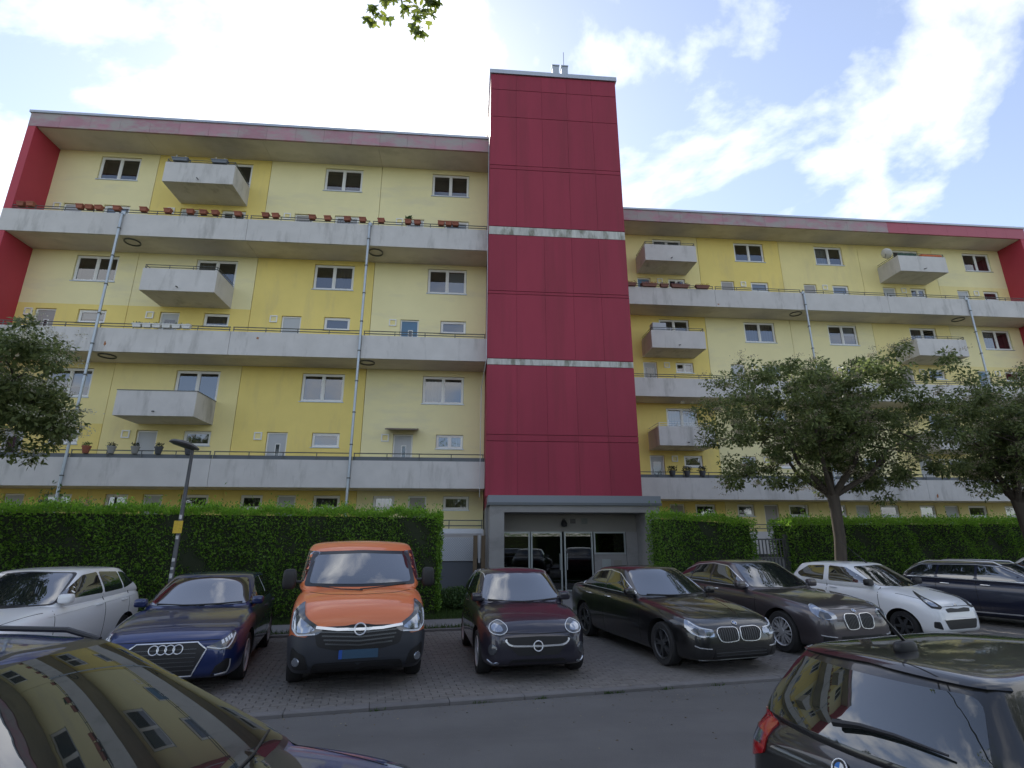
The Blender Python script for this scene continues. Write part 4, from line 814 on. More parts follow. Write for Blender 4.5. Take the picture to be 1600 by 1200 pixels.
def superbox(nx, ny, nz, n):
    idx = {}; V = []; F = []
    def vid(i, j, k):
        key = (i, j, k)
        if key not in idx: idx[key] = len(V); V.append((2 * i / nx - 1, 2 * j / ny - 1, 2 * k / nz - 1))
        return idx[key]
    for i in range(nx):
        for j in range(ny):
            F.append((vid(i, j, 0), vid(i, j + 1, 0), vid(i + 1, j + 1, 0), vid(i + 1, j, 0))); F.append((vid(i, j, nz), vid(i + 1, j, nz), vid(i + 1, j + 1, nz), vid(i, j + 1, nz)))
        for k in range(nz):
            F.append((vid(i, 0, k), vid(i + 1, 0, k), vid(i + 1, 0, k + 1), vid(i, 0, k + 1))); F.append((vid(i, ny, k), vid(i, ny, k + 1), vid(i + 1, ny, k + 1), vid(i + 1, ny, k)))
    for j in range(ny):
        for k in range(nz):
            F.append((vid(0, j, k), vid(0, j, k + 1), vid(0, j + 1, k + 1), vid(0, j + 1, k))); F.append((vid(nx, j, k), vid(nx, j + 1, k), vid(nx, j + 1, k + 1), vid(nx, j, k + 1)))
    V = np.array(V)
    # denser towards the edges
    V = np.sign(V) * (1 - (1 - np.abs(V)) ** 1.35)
    nn = np.array(n if hasattr(n, '__len__') else (n, n, n), float)
    k = (np.abs(V) ** nn[None, :]).sum(1) ** (-1 / nn.mean())
    return V * k[:, None], F
def densify(poly, step, closed=True):
    out = []; n = len(poly)
    for i in range(n if closed else n - 1):
        a = np.array(poly[i], float); b = np.array(poly[(i + 1) % n], float); m = max(1, int(np.ceil(np.linalg.norm(b - a) / step)))
        out += [tuple(a + (b - a) * t / m) for t in range(m)]
    if not closed: out.append(tuple(poly[-1]))
    return out
def fillet(poly, r, seg=4):
    out = []; n = len(poly)
    for i in range(n):
        p = np.array(poly[i], float); a = np.array(poly[i - 1], float); b = np.array(poly[(i + 1) % n], float); la = np.linalg.norm(a - p); lb = np.linalg.norm(b - p)
        ra = min(r, la * .45); rb = min(r, lb * .45); s = p + (a - p) / la * ra; e = p + (b - p) / lb * rb
        for k in range(seg + 1):
            t = k / seg; out.append(tuple((1 - t) ** 2 * s + 2 * t * (1 - t) * p + t * t * e))
    return out
def inside(p, poly):
    c = False; j = len(poly) - 1
    for i in range(len(poly)):
        xi, yi = poly[i]; xj, yj = poly[j]
        if (yi > p[1]) != (yj > p[1]) and p[0] < (xj - xi) * (p[1] - yi) / (yj - yi) + xi: c = not c
        j = i
    return c
class Car:
    def __init__(s, name, label, spec, pm, loc, rz):
        s.S = spec; s.L = spec['L']; s.W = spec['W']; s.root = empty(name, loc, rz); tag(s.root, label, spec.get('cat', 'car')); s.pm = pm
        S = spec; L, W = s.L, s.W
        top = curve(S['top'], S.get('tsig', .07)); bot = curve(S['bot'], .06); hw = curve(S['plan'], .12); nose = curve(S['nose'], .05); tail = curve(S['tail'], .05); side = curve(S.get('side', [(0, .94), (.18, .98), (.5, 1.0), (.78, .985), (1, .93)]), .07)
        V, F = superbox(64, 22, 18, S.get('n', (11, 12, 10)))
        h = (V[:, 2] + 1) / 2; d = nose(h); d = d + (1 - V[:, 0]) / 2 * (L - d - tail(h))
        zt = top(d) - S.get('crown', .03) * V[:, 1] ** 2; zb = bot(d)
        z = zb + h * (zt - zb); y = V[:, 1] * hw(d) * W / 2 * side(h)
        A = np.stack([L / 2 - d, y, z], 1)
        # greenhouse
        G = S['gh']; V2, F2 = superbox(44, 22, 16, S.get('ng', (13, 13, 7)))
        h2 = (V2[:, 2] + 1) / 2; d0, z0, d1, d2, d3 = G['d0'], G['z0'], G['d1'], G['d2'], G['d3']; roof = curve(G['roof'], .10)
        hh = np.clip(h2, 0, 1); fr = d0 + (d1 - d0) * hh ** G.get('fe', 1.0); re = d3 + (d2 - d3) * hh ** G.get('re', 1.0)
        # plan bow of windscreen and rear window
        fr = fr + G.get('bow', .10) * V2[:, 1] ** 2; re = re - G.get('rbow', .06) * V2[:, 1] ** 2
        dd = fr + (1 - V2[:, 0]) / 2 * (re - fr)
        zr = roof(dd) - G.get('crown', .035) * V2[:, 1] ** 2; base = top(np.clip(dd, d0 - .05, d3)) - .10
        z2 = base + hh * (zr - base); ws = curve([(0, G['wb']), (.35, G['wb'] * .985), (.85, G['wr'] * 1.03), (1, G['wr'])], .08); y2 = V2[:, 1] * ws(hh) * W / 2 * curve(G.get('gplan', [(0, 1), (L, 1)]), .15)(dd)
        B = np.stack([L / 2 - dd, y2, z2], 1)
        s.Bv = B
        nA = len(A); verts = np.concatenate([A, B]); faces = [tuple(f) for f in F] + [tuple(i + nA for i in f) for f in F2]
        s.bvh = BVHTree.FromPolygons([tuple(v) for v in verts], faces)
        me = mesh('body', verts, faces, True); me.materials.append(pm); me.materials.append(M_well)
        ob = link('body', me, None, s.root); s.fx = L / 2 - S['fo']; s.rx = s.fx - S['wb']; r = S['r']
        cut = MB()
        for wx in (s.fx, s.rx):
            for sg in (1, -1):
                prof = [(0, sg * (W / 2 - .34)), (r + .055, sg * (W / 2 - .34)), (r + .055, sg * (W / 2 + .25)), (0, sg * (W / 2 + .25))]
                n = 40; vv = []
                c0 = (wx, sg * (W / 2 - .34), r); c1 = (wx, sg * (W / 2 + .25), r); cut.tube(c0, c1, r + .055, n=44)
        cme = mesh('cutter', cut.v, cut.f); co = bpy.data.objects.new('cutter', cme); C.objects.link(co); co.parent = s.root
        md = ob.modifiers.new('b', 'BOOLEAN'); md.object = co; md.operation = 'DIFFERENCE'; md.solver = 'EXACT'; md.use_self = True
        bpy.context.view_layer.update(); dg = bpy.context.evaluated_depsgraph_get(); nm = bpy.data.meshes.new_from_object(ob.evaluated_get(dg)); ob.modifiers.clear(); ob.data = nm; nm.name = 'body'
        bpy.data.objects.remove(co)
        while len(nm.materials) < 2: nm.materials.append(None)
        nm.materials[0] = pm; nm.materials[1] = M_well
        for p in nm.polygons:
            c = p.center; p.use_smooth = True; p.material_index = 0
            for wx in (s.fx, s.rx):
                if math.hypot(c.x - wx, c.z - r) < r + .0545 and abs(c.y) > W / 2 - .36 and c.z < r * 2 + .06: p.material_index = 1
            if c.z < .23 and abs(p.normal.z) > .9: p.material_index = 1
        nm.set_sharp_from_angle(angle=R(38)); s.body = ob
    # frames: map (u,v) to a ray
    def ray(s, fr, u, v):
        L = s.L
        if fr == 'front': return Vector((L / 2 + 1, u, v)), Vector((-1, 0, 0))
        if fr == 'rear': return Vector((-L / 2 - 1, u, v)), Vector((1, 0, 0))
        if fr == 'left': return Vector((L / 2 - u, 2.5, v)), Vector((0, -1, 0))
        if fr == 'right': return Vector((L / 2 - u, -2.5, v)), Vector((0, 1, 0))
        if fr == 'top': return Vector((L / 2 - u, v, 4)), Vector((0, 0, -1))
        if fr[:2] in ('wl', 'wr', 'vl', 'vr'):        # wrap round a vertical axis near the front (w) or rear (v) corner; u in metres along the perimeter
            sg = 1 if fr[1] == 'l' else -1; f = 1 if fr[0] == 'w' else -1; c = .75; y0 = .15; yw = s.W / 2
            # perimeter coordinate u: y for u<yw, beyond it runs back along the side
            if u <= yw: th = math.atan2(u - y0, c)
            else: th = math.atan2(yw - y0, max(c - (u - yw), -2))
            ax = Vector((f * (L / 2 - c), sg * y0, v)); dr = Vector((f * math.cos(th), sg * math.sin(th), 0)); return ax + dr * 3, -dr
    def hit(s, fr, u, v):
        o, d = s.ray(fr, u, v); p, n, i, t = s.bvh.ray_cast(o, d)
        return (p, n) if p is not None else (None, None)
    def patch(s, name, poly, fr, m, off=.004, parent=None, step=.06, rd=.0, thick=.012):
        if rd: poly = fillet(poly, rd)
        bd = densify(poly, step); xs = [p[0] for p in bd]; ys = [p[1] for p in bd]; pts = [Vector(p) for p in bd]; nb = len(pts)
        gx = np.arange(min(xs), max(xs), step); gy = np.arange(min(ys), max(ys), step)
        for x in gx:
            for y in gy:
                if inside((x, y), bd) and min((x - a) ** 2 + (y - b) ** 2 for a, b in bd) > (step * .35) ** 2: pts.append(Vector((x, y)))
        vo, eo, fo, *_ = delaunay_2d_cdt(pts, [], [list(range(nb))], 1, 1e-6)
        P = []; Nn = []
        for q in vo: p, n = s.hit(fr, q.x, q.y); P.append(p); Nn.append(n)
        ok = [f for f in fo if all(P[i] is not None for i in f)]
        if not ok: return None
        vs_ = []; mp_ = {}; fs_ = []
        d = s.ray(fr, *vo[0])[1]
        def g(i, k):
            if (i, k) not in mp_: mp_[(i, k)] = len(vs_); vs_.append(P[i] + Nn[i] * (off if k == 0 else -thick))
            return mp_[(i, k)]
        cnt = {}
        for f in ok:
            a, b, c = (vs_i for vs_i in f); nrm = (P[b] - P[a]).cross(P[c] - P[a])
            f = list(f) if nrm.dot(Nn[a]) > 0 else list(f)[::-1]; fs_.append(tuple(g(i, 0) for i in f))
            for i in range(len(f)): cnt.setdefault(frozenset((f[i], f[(i + 1) % len(f)])), []).append((f[i], f[(i + 1) % len(f)]))
        for e, l in cnt.items():
            if len(l) == 1: a, b = l[0]; fs_.append((g(b, 0), g(a, 0), g(a, 1), g(b, 1)))
        me = mesh(name, vs_, fs_, True); me.set_sharp_from_angle(angle=R(35)); return link(name, me, m, parent or s.root)
    def line(s, name, pts, fr, wd, m, off=.004, parent=None, closed=False, step=.05, rd=0):
        if rd: pts = fillet(pts, rd)
        q = densify(pts, step, closed); H = [s.hit(fr, *p) for p in q]; H = [h for h in H if h[0] is not None]
        if len(H) < 2: return None
        v = []; f = []; n = len(H)
        for i, (p, nr) in enumerate(H):
            a = H[(i - 1) % n if closed else max(i - 1, 0)][0]; b = H[(i + 1) % n if closed else min(i + 1, n - 1)][0]; t = (b - a); sd_ = t.cross(nr)
            if sd_.length < 1e-9: sd_ = Vector((0, 0, 1))
            sd_.normalize(); v += [p + sd_ * wd / 2 - nr * .006, p + sd_ * wd / 2 * .8 + nr * off, p - sd_ * wd / 2 * .8 + nr * off, p - sd_ * wd / 2 - nr * .006]
        for i in range(n if closed else n - 1):
            k = (i + 1) % n
            for j in range(3): f.append((4 * i + j, 4 * i + j + 1, 4 * k + j + 1, 4 * k + j))
        return link(name, mesh(name, v, f, False), m, parent or s.root)
    def wheels(s, rim=None, spokes=5, double=False, wd=.21):
        S = s.S; r = S['r']; rr = r * .70
        t = MB(); prof = [(rr, -wd / 2 + .01), (r * .93, -wd / 2), (r * .985, -wd / 2 + .03), (r, -wd / 4), (r, wd / 4), (r * .985, wd / 2 - .03), (r * .93, wd / 2), (rr, wd / 2 - .01)]
        t.lathe(prof, 'y', (0, 0, 0), 40, True); tme = mesh('tyre', t.v, t.f, True); tme.materials.append(M_tyre); tme.set_sharp_from_angle(angle=R(40))
        b = MB(); b.lathe([(rr, wd / 2 - .015), (rr * .96, wd / 2 - .004), (rr * .90, wd / 2 - .02), (rr * .88, -wd / 2 + .03), (rr * .97, -wd / 2 + .02)], 'y', (0, 0, 0), 40, True)
        yo = wd / 2 - .03
        def spoke(a, w0, w1, da=0):
            ca, sa = math.cos(a), math.sin(a); ce, se = math.cos(a + da), math.sin(a + da); v = []
            for rad, w_, y0, y1, (c_, s_) in ((.035, w0, yo - .02, yo + .012, (ca, sa)), (rr * .93, w1, yo - .03, yo + .004, (ce, se))):
                for sd_, yy in ((-1, y0), (1, y0), (1, y1), (-1, y1)): v.append((c_ * rad - s_ * w_ * sd_, yy, s_ * rad + c_ * w_ * sd_))
            b.add(v, [(0, 1, 2, 3), (7, 6, 5, 4), (0, 4, 5, 1), (1, 5, 6, 2), (2, 6, 7, 3), (3, 7, 4, 0)])
        for k in range(spokes):
            a = 2 * math.pi * k / spokes
            if double: spoke(a, .022, .011, .16); spoke(a, .022, .011, -.16)
            else: spoke(a, .034, .024)
        b.lathe([(0, yo + .02), (.055, yo + .018), (.065, yo - .01)], 'y', (0, 0, 0), 16)
        rme = mesh('rim', b.v, b.f, False); rme.materials.append(rim or M_rim)
        k = MB(); k.lathe([(0, yo - .06), (rr * .6, yo - .06), (rr * .62, yo - .075), (0, yo - .08)], 'y', (0, 0, 0), 24); kme = mesh('brake_disc', k.v, k.f, False); kme.materials.append(M_rimd)
        for wx in (s.fx, s.rx):
            for sg in (1, -1):
                w_ = empty('wheel', (wx, sg * (s.W / 2 - wd / 2 - S.get('inset', .03)), r), 0 if sg > 0 else math.pi, s.root)
                for me in (tme, rme, kme): link(me.name.split('.')[0], me, None, w_)
    def glass(s, ws_in=(.07, .10, .06), rear=True, m=None, sides=None, chrome=None, black=.0, rear_in=(.12, .25, .10)):
        G = s.S['gh']; W = s.W; m = m or M_cglass; roof = curve(G['roof'], .10); top = curve(s.S['top'], s.S.get('tsig', .07))
        zb = float(top(G['d0'])) ; zt = float(roof(G['d1'])); hb, ht = zb + ws_in[1] * .3, zt - ws_in[2]
        def hwz(z): t = (z - zb) / (zt - zb); return (G['wb'] + (G['wr'] - G['wb']) * t) * W / 2
        bb = ws_in[0]
        poly = [(-hwz(hb) + bb, hb), (0, hb - .015), (hwz(hb) - bb, hb), (hwz(ht) - bb, ht - .01), (0, ht + .015), (-hwz(ht) + bb, ht - .01)]
        if black: s.patch('windscreen_surround', [(p[0] * (1 + black / W * 2), p[1] + (black * .6 if p[1] > (hb + ht) / 2 else -black * .4)) for p in poly], 'front', M_trimg, .004, rd=.05, step=.04)
        s.ws = s.patch('windscreen', poly, 'front', m, .009, rd=.06, step=.04)
        s.wsp = (hb, ht, hwz(hb) - bb, hwz(ht) - bb)
        if rear:
            z0 = float(top(G['d3'])); z1 = float(roof(G['d2'])); a, b, c = rear_in; hb2, ht2 = z0 + b * .3, z1 - c
            s.rw = s.patch('rear_window', [(-hwz(hb2) + a, hb2), (hwz(hb2) - a, hb2), (hwz(ht2) - a, ht2), (-hwz(ht2) + a, ht2)], 'rear', m, .006, rd=.07)
        if sides:
            for fr in ('left', 'right'):
                for nm, poly, rd in sides: s.patch(nm, poly, fr, m, .005, rd=rd)
                if chrome: s.line('window_trim', chrome, fr, .016, M_chrome, .009, closed=True, rd=.06)
    def mirrors(s, d, z, m=None, w=.20, h=.14, out=.10):
        for sg in (1, -1):
            V, F = superbox(8, 8, 6, 4); fr = 'left' if sg > 0 else 'right'; p, n = s.hit(fr, d, z - .04)
            y0 = abs(p.y) if p is not None else s.W / 2 - .05
            A = V * np.array([.07, w / 2, h / 2]); A[:, 0] += .03 * V[:, 1] * 0; A = A + np.array([s.L / 2 - d, sg * (y0 + out + w / 2 - .06), z])
            o = link('mirror', mesh('mirror', A, F, True), m or s.pm, s.root)
            b = MB(); b.tube((s.L / 2 - d, sg * (y0 - .03), z - .05), (s.L / 2 - d, sg * (y0 + out + .02), z - .03), .025, n=8); b.build('mirror_arm', M_trimg, o)
            q = MB(); x = s.L / 2 - d - .072; yy = sg * (y0 + out + w / 2 - .06); q.box(x, x + .004, yy - w * .38, yy + w * .38, z - h * .36, z + h * .36); q.build('mirror_glass', M_chrome, o)
    def handles(s, ds, z, m=None):
        for fr in ('left', 'right'):
            for d in ds:
                p, n = s.hit(fr, d, z)
                if p is None: continue
                b = MB(); sg = 1 if fr == 'left' else -1; b.path([p + Vector((.10, -sg * .005, 0)), p + Vector((.07, sg * .03, 0)), p + Vector((-.07, sg * .03, .005)), p + Vector((-.10, -sg * .005, .005))], [.010, .012, .012, .010], 6); b.build('door_handle', m or s.pm, s.root)
    def gaps(s, lines):
        for fr, pts in lines: s.line('panel_gap', pts, fr, .014, M_gap, .0014)
    def both(s, fn, name, poly, fr, *a, **k):
        o = []
        for side in 'lr':
            o.append(fn(name, poly, fr + side, *a, **k))
        return o
    def wiper(s, pts, fr='front', m=None):
        H = [s.hit(fr, *p) for p in pts]; b = MB(); P = [h[0] + h[1] * .018 for h in H if h[0] is not None]
        if len(P) > 1: b.path(P, [.008] * len(P), 6); return b.build('wiper', M_black, s.root)
    def ringbadge(s, u, v, fr, R_, r_, m=None, parent=None):
        p, n = s.hit(fr, u, v); b = MB(); prof = [(R_ + r_ * math.cos(a), r_ * math.sin(a)) for a in [i * math.pi / 4 for i in range(8)]]
        b.lathe(prof, 'x', (0, 0, 0), 28, True); o = b.build('badge_ring', m or M_chrome, parent or s.root, True); o.location = p + n * .012; o.rotation_mode = 'QUATERNION'
        o.rotation_quaternion = n.to_track_quat('X', 'Z'); return o
    def roundel(s, u, v, fr, R_):
        p, n = s.hit(fr, u, v); b = MB(); b.lathe([(0, .004), (R_, .004), (R_, -.01)], 'x', (0, 0, 0), 32); o = b.build('badge', M_black, s.root); o.location = p + n * .006; o.rotation_mode = 'QUATERNION'; o.rotation_quaternion = n.to_track_quat('X', 'Z')
        for k in range(4):
            q = MB(); v_ = [(.006, 0, 0)] + [(.006, R_ * .62 * math.cos(k * math.pi / 2 + i * math.pi / 16), R_ * .62 * math.sin(k * math.pi / 2 + i * math.pi / 16)) for i in range(9)]
            q.add(v_, [(0, i, i + 1) for i in range(1, 9)]); q.build('badge_quarter', M_blue if k % 2 else M_wht, o)
        q = MB(); prof = [(R_ * .97 + .004 * math.cos(a), .004 + .004 * math.sin(a)) for a in [i * math.pi / 3 for i in range(6)]]; q.lathe(prof, 'x', (0, 0, 0), 28, True); q.build('badge_rim', M_chrome, o, True)
        return o
def place(fax, fay, hdg, spec, z=0.0):
    """front axle centre on the ground and heading (degrees right of straight towards the viewer) -> root loc, rz"""
    rz = R(-90 + hdg); f = Vector((math.cos(rz), math.sin(rz), 0)); c = Vector((fax, fay, z)) - f * (spec['L'] / 2 - spec['fo']); return c, rz
def place_at(x, y, z, rz_deg): return Vector((x, y, z)), R(rz_deg)
DLO = lambda *p: list(p)

# ---- orange van
sp = dict(L=5.0, W=1.96, fo=.93, wb=3.1, r=.335, cat='van', top=[(0, 1.0), (.12, 1.08), (.45, 1.21), (.80, 1.29), (1.2, 1.31), (5.0, 1.31)], bot=[(0, .24), (.4, .20), (4.5, .22), (5, .3)],
          plan=[(0, .93), (.25, .98), (.7, 1), (5, 1)], nose=[(0, .10), (.12, .02), (.45, 0), (.75, .03), (1, .12)], tail=[(0, .05), (1, .02)], crown=.05, n=(9, 12, 10),
          gh=dict(d0=.62, z0=1.25, d1=1.62, d2=4.93, d3=4.98, wb=.975, wr=.88, bow=.16, crown=.05, fe=1.0, roof=[(0, 1.90), (1.4, 1.93), (1.9, 1.97), (3.2, 1.975), (5, 1.95)]))
M_or = paint('orange_paint', (.72, .19, .06), 0, .45)
c = Car('van', 'orange panel van with dark grey front bumper, parked facing the street', sp, M_or, *place(-1.62, 9.12, 12, sp))
c.glass(ws_in=(.17, .30, .20), rear=False, black=.09, sides=[('side_window', [(1.05, 1.36), (1.55, 1.80), (2.15, 1.82), (2.15, 1.34)], .06)])
W2 = .98
bp = []
for sd_ in 'lr':
    c.patch('bumper', [(-.02, .22), (.98, .20), (1.65, .22), (1.62, .62), (1.1, .74), (.72, .72), (.56, .84), (-.02, .845)], 'w' + sd_, M_plastic, .014, rd=.02)
    c.patch('headlight', [(.50, .79), (.62, .87), (.84, .96), (1.06, 1.06), (1.26, 1.13), (1.30, 1.0), (1.16, .80), (.86, .735), (.58, .745)], 'w' + sd_, M_lensd, .020, rd=.02)
    c.patch('headlight_reflector', [(.60, .80), (.70, .86), (.88, .93), (1.06, .98), (1.14, .88), (1.02, .79), (.74, .77)], 'w' + sd_, M_lens, .026, rd=.04)
    c.line('daytime_light', [(.60, .755), (.86, .745), (1.08, .82), (1.22, 1.0)], 'w' + sd_, .022, M_led, .03)
    c.patch('fog_recess', [(.66, .33), (.70, .50), (.98, .60), (1.06, .46), (.95, .33)], 'w' + sd_, M_grille, .022, rd=.05)
    p, n = c.hit('w' + sd_, .86, .42); q = MB(); q.lathe([(0, .01), (.05, .008), (.062, -.02)], 'x', (0, 0, 0), 18); o = q.build('fog_lamp', M_lens, c.root, True); o.location = p + n * .025; o.rotation_mode = 'QUATERNION'; o.rotation_quaternion = n.to_track_quat('X', 'Z')
c.patch('grille', [(-.60, .80), (-.55, .60), (-.30, .545), (.30, .545), (.55, .60), (.60, .80), (.0, .865)], 'front', M_grille, .018, rd=.05)
for z in (.60, .65, .70, .75): c.line('grille_slat', [(-.52 + (.75 - z) * .5, z + .03), (0, z), (.52 - (.75 - z) * .5, z + .03)], 'front', .022, M_bar, .030)
c.line('grille_chrome_bar', [(-.58, .835), (-.3, .80), (0, .795), (.3, .80), (.58, .835)], 'front', .045, M_chrome, .034)
b0 = c.ringbadge(0, .80, 'front', .075, .011); b0.location.x += .035
q = MB(); q.add([(.0, -.10, .018), (.0, .02, .018), (.0, -.01, -.0), (.0, .10, -.018), (.0, -.02, -.018), (.0, .01, 0)], [(0, 1, 2), (2, 1, 5), (3, 4, 2), (3, 2, 5)]); q.box(-.01, .004, -.075, .075, -.012, .012); q.build('badge_bolt', M_chrome, b0)
c.patch('lower_intake', [(-.62, .27), (-.58, .40), (.58, .40), (.62, .27)], 'front', M_grille, .018, rd=.04)
pl = c.patch('number_plate', [(-.26, .44), (.26, .44), (.26, .55), (-.26, .55)], 'front', M_plate, .03); c.patch('plate_strip', [(-.26, .44), (-.215, .44), (-.215, .55), (-.26, .55)], 'front', M_plateb, .032)
c.wiper([(-.66, 1.30), (-.3, 1.255), (.02, 1.24)]); c.wiper([(-.02, 1.25), (.35, 1.27), (.68, 1.31)])
c.mirrors(1.12, 1.40, M_black, .20, .30, .14); c.wheels(M_rimd, 6); c.handles((2.1, 2.6), 1.05, M_black)
c.gaps([('front', [(-.74, 1.235), (-.5, 1.215), (0, 1.205), (.5, 1.215), (.74, 1.235)]), ('left', [(1.05, .35), (1.0, 1.3)]), ('right', [(1.05, .35), (1.0, 1.3)]), ('left', [(2.2, .3), (2.2, 1.85)]), ('right', [(2.2, .3), (2.2, 1.85)])])
# ---- dark blue hatchback with four rings
sp = dict(L=4.36, W=1.82, fo=.90, wb=2.63, r=.325, top=[(0, .70), (.10, .765), (.35, .83), (.8, .905), (1.25, .965), (2.4, .99), (3.9, 1.03), (4.25, 1.0), (4.36, .9)], bot=[(0, .17), (.5, .17), (3.8, .19), (4.36, .28)],
          plan=[(0, .85), (.2, .93), (.55, .985), (1, 1), (3.6, 1), (4.36, .88)], nose=[(0, .06), (.2, .0), (.55, .008), (.85, .035), (1, .11)], tail=[(0, .12), (.5, 0), (1, .1)],
          gh=dict(d0=1.16, z0=.98, d1=2.12, d2=3.72, d3=4.28, wb=.90, wr=.71, bow=.20, roof=[(1, 1.30), (2.0, 1.395), (2.6, 1.43), (3.4, 1.41), (4.2, 1.33)]))
M_nb = paint('dark_blue_paint', (.012, .025, .105), .3, .3)
c = Car('car', 'dark blue hatchback with four-ring grille badge, left of the orange van', sp, M_nb, *place(-4.10, 9.0, 12, sp))
c.glass(ws_in=(.09, .12, .05), sides=[('side_window', [(1.62, 1.01), (2.35, 1.32), (2.75, 1.345), (2.72, 1.01)], .04), ('side_window', [(2.78, 1.01), (2.81, 1.345), (3.4, 1.31), (3.85, 1.08), (3.8, 1.03)], .04)])
c.patch('grille', [(-.36, .65), (-.47, .57), (-.33, .27), (.33, .27), (.47, .57), (.36, .65)], 'front', M_grille, .008, rd=.02)
c.line('grille_frame', [(-.36, .655), (-.48, .57), (-.34, .26), (.34, .26), (.48, .57), (.36, .655)], 'front', .018, M_chrome, .014, closed=True)
for z in (.33, .38, .43, .48, .53, .58): c.line('grille_slat', [(-.36, z), (.36, z)], 'front', .010, M_bar, .013)
for i in range(4): o = c.ringbadge(-.1425 + .095 * i, .585, 'front', .056, .0075); o.location.x += .012
for sd_ in 'lr':
    c.patch('headlight', [(.47, .59), (.70, .665), (.96, .735), (1.10, .755), (1.06, .64), (.90, .53), (.82, .545), (.66, .55)], 'w' + sd_, M_lensd, .008, rd=.02); c.line('daytime_light', [(.50, .595), (.68, .565), (.80, .57), (.90, .62), (1.06, .72)], 'w' + sd_, .016, M_led, .015)
    for k in range(4): c.patch('headlight_led', [(.70 + k * .07, .62 + k * .016), (.745 + k * .07, .63 + k * .016), (.745 + k * .07, .67 + k * .018), (.70 + k * .07, .66 + k * .016)], 'w' + sd_, M_led, .013, step=.03)
    c.patch('air_intake', [(.58, .24), (.62, .36), (.80, .44), (.93, .42), (.90, .26)], 'w' + sd_, M_grille, .006, rd=.03); c.line('intake_blade', [(.64, .25), (.86, .26), (.91, .33), (.90, .42)], 'w' + sd_, .025, M_rim, .012)
c.mirrors(1.62, 1.03, None, .18, .13, .08); c.wheels(M_rim, 10); c.handles((2.55, 3.45), .86)
c.gaps([('front', [(-.62, .675), (0, .68), (.62, .675)]), ('left', [(1.32, .3), (1.36, .95)]), ('left', [(2.74, .25), (2.75, 1.0)]), ('right', [(2.74, .25), (2.75, 1.0)]), ('right', [(1.32, .3), (1.36, .95)])])
c.wiper([(-.60, 1.0), (-.2, .985), (.1, .985)]); c.wiper([(-.05, .985), (.3, .99), (.62, 1.0)])
# ---- dark grey small hatchback
sp = dict(L=3.70, W=1.72, fo=.73, wb=2.31, r=.315, top=[(0, .73), (.10, .80), (.30, .865), (.7, .94), (1.0, .98), (2.0, 1.0), (3.3, 1.06), (3.6, 1.03), (3.70, .95)], bot=[(0, .17), (.5, .17), (3.2, .2), (3.7, .3)],
          plan=[(0, .84), (.2, .93), (.5, .985), (.9, 1), (3.0, 1), (3.7, .86)], nose=[(0, .06), (.2, .0), (.55, .008), (.85, .035), (1, .11)], tail=[(0, .1), (.5, 0), (1, .1)], crown=.06, n=(8, 11, 10),
          gh=dict(d0=.90, z0=.97, d1=1.72, d2=3.15, d3=3.62, wb=.92, wr=.74, bow=.22, crown=.05, roof=[(.9, 1.36), (1.6, 1.43), (2.1, 1.48), (2.8, 1.46), (3.6, 1.38)]))
M_an = paint('anthracite_paint', (.030, .028, .042), .35, .32)
c = Car('car', 'small dark grey hatchback with smiling chrome grille bar, parked before the porch', sp, M_an, *place(1.03, 9.32, 5.5, sp))
c.glass(ws_in=(.10, .12, .06), sides=[('side_window', [(1.30, 1.02), (1.95, 1.36), (2.55, 1.40), (2.5, 1.04)], .05), ('side_window', [(2.56, 1.04), (2.61, 1.40), (2.95, 1.37), (3.1, 1.10)], .05)])
for fr in ('left', 'right'): c.line('window_trim', [(1.18, 1.0), (1.90, 1.40), (2.6, 1.43), (3.1, 1.38)], fr, .018, M_chrome, .008, rd=.1)
c.patch('grille', [(-.50, .60), (-.44, .50), (-.30, .36), (.30, .36), (.44, .50), (.50, .60), (0, .61)], 'front', M_grille, .008, rd=.03)
c.line('grille_chrome_bar', [(-.49, .57), (-.43, .505), (-.36, .488), (0, .478), (.36, .488), (.43, .505), (.49, .57)], 'front', .028, M_chrome, .02, rd=.03)
o = c.ringbadge(0, .485, 'front', .068, .009); o.location.x += .02
q = MB(); q.box(-.008, .004, -.066, .066, -.011, .011); q.add([(.0, -.09, .02), (.0, .02, .012), (.0, -.06, -.0), (.0, .09, -.02), (.0, -.02, -.012), (.0, .06, 0)], [(0, 1, 2), (3, 4, 5)]); q.build('badge_bolt', M_chrome, o)
for sd_ in 'lr':
    c.patch('headlight', [(.46, .69), (.52, .755), (.68, .80), (.86, .815), (.96, .76), (.88, .68), (.70, .635), (.54, .63)], 'w' + sd_, M_lensd, .010, rd=.08)
    c.patch('headlight_reflector', [(.54, .69), (.62, .74), (.82, .775), (.87, .74), (.76, .68), (.60, .665)], 'w' + sd_, M_lens, .015, rd=.05); c.line('daytime_light', [(.47, .69), (.54, .635), (.70, .64), (.87, .685), (.95, .76), (.86, .81), (.68, .795), (.52, .75)], 'w' + sd_, .011, M_led, .017, closed=True, rd=.06)
    p, n = c.hit('w' + sd_, .73, .44); q = MB(); q.lathe([(0, .01), (.05, .008), (.075, .0), (.08, -.03)], 'x', (0, 0, 0), 20); o = q.build('fog_lamp', M_lensd, c.root, True); o.location = p + n * .006; o.rotation_mode = 'QUATERNION'; o.rotation_quaternion = n.to_track_quat('X', 'Z')
    c.line('intake_trim', [(.60, .27), (.74, .25), (.92, .29)], 'w' + sd_, .03, M_lens, .012)
c.patch('lower_intake', [(-.45, .22), (-.40, .31), (.40, .31), (.45, .22)], 'front', M_grille, .006, rd=.03)
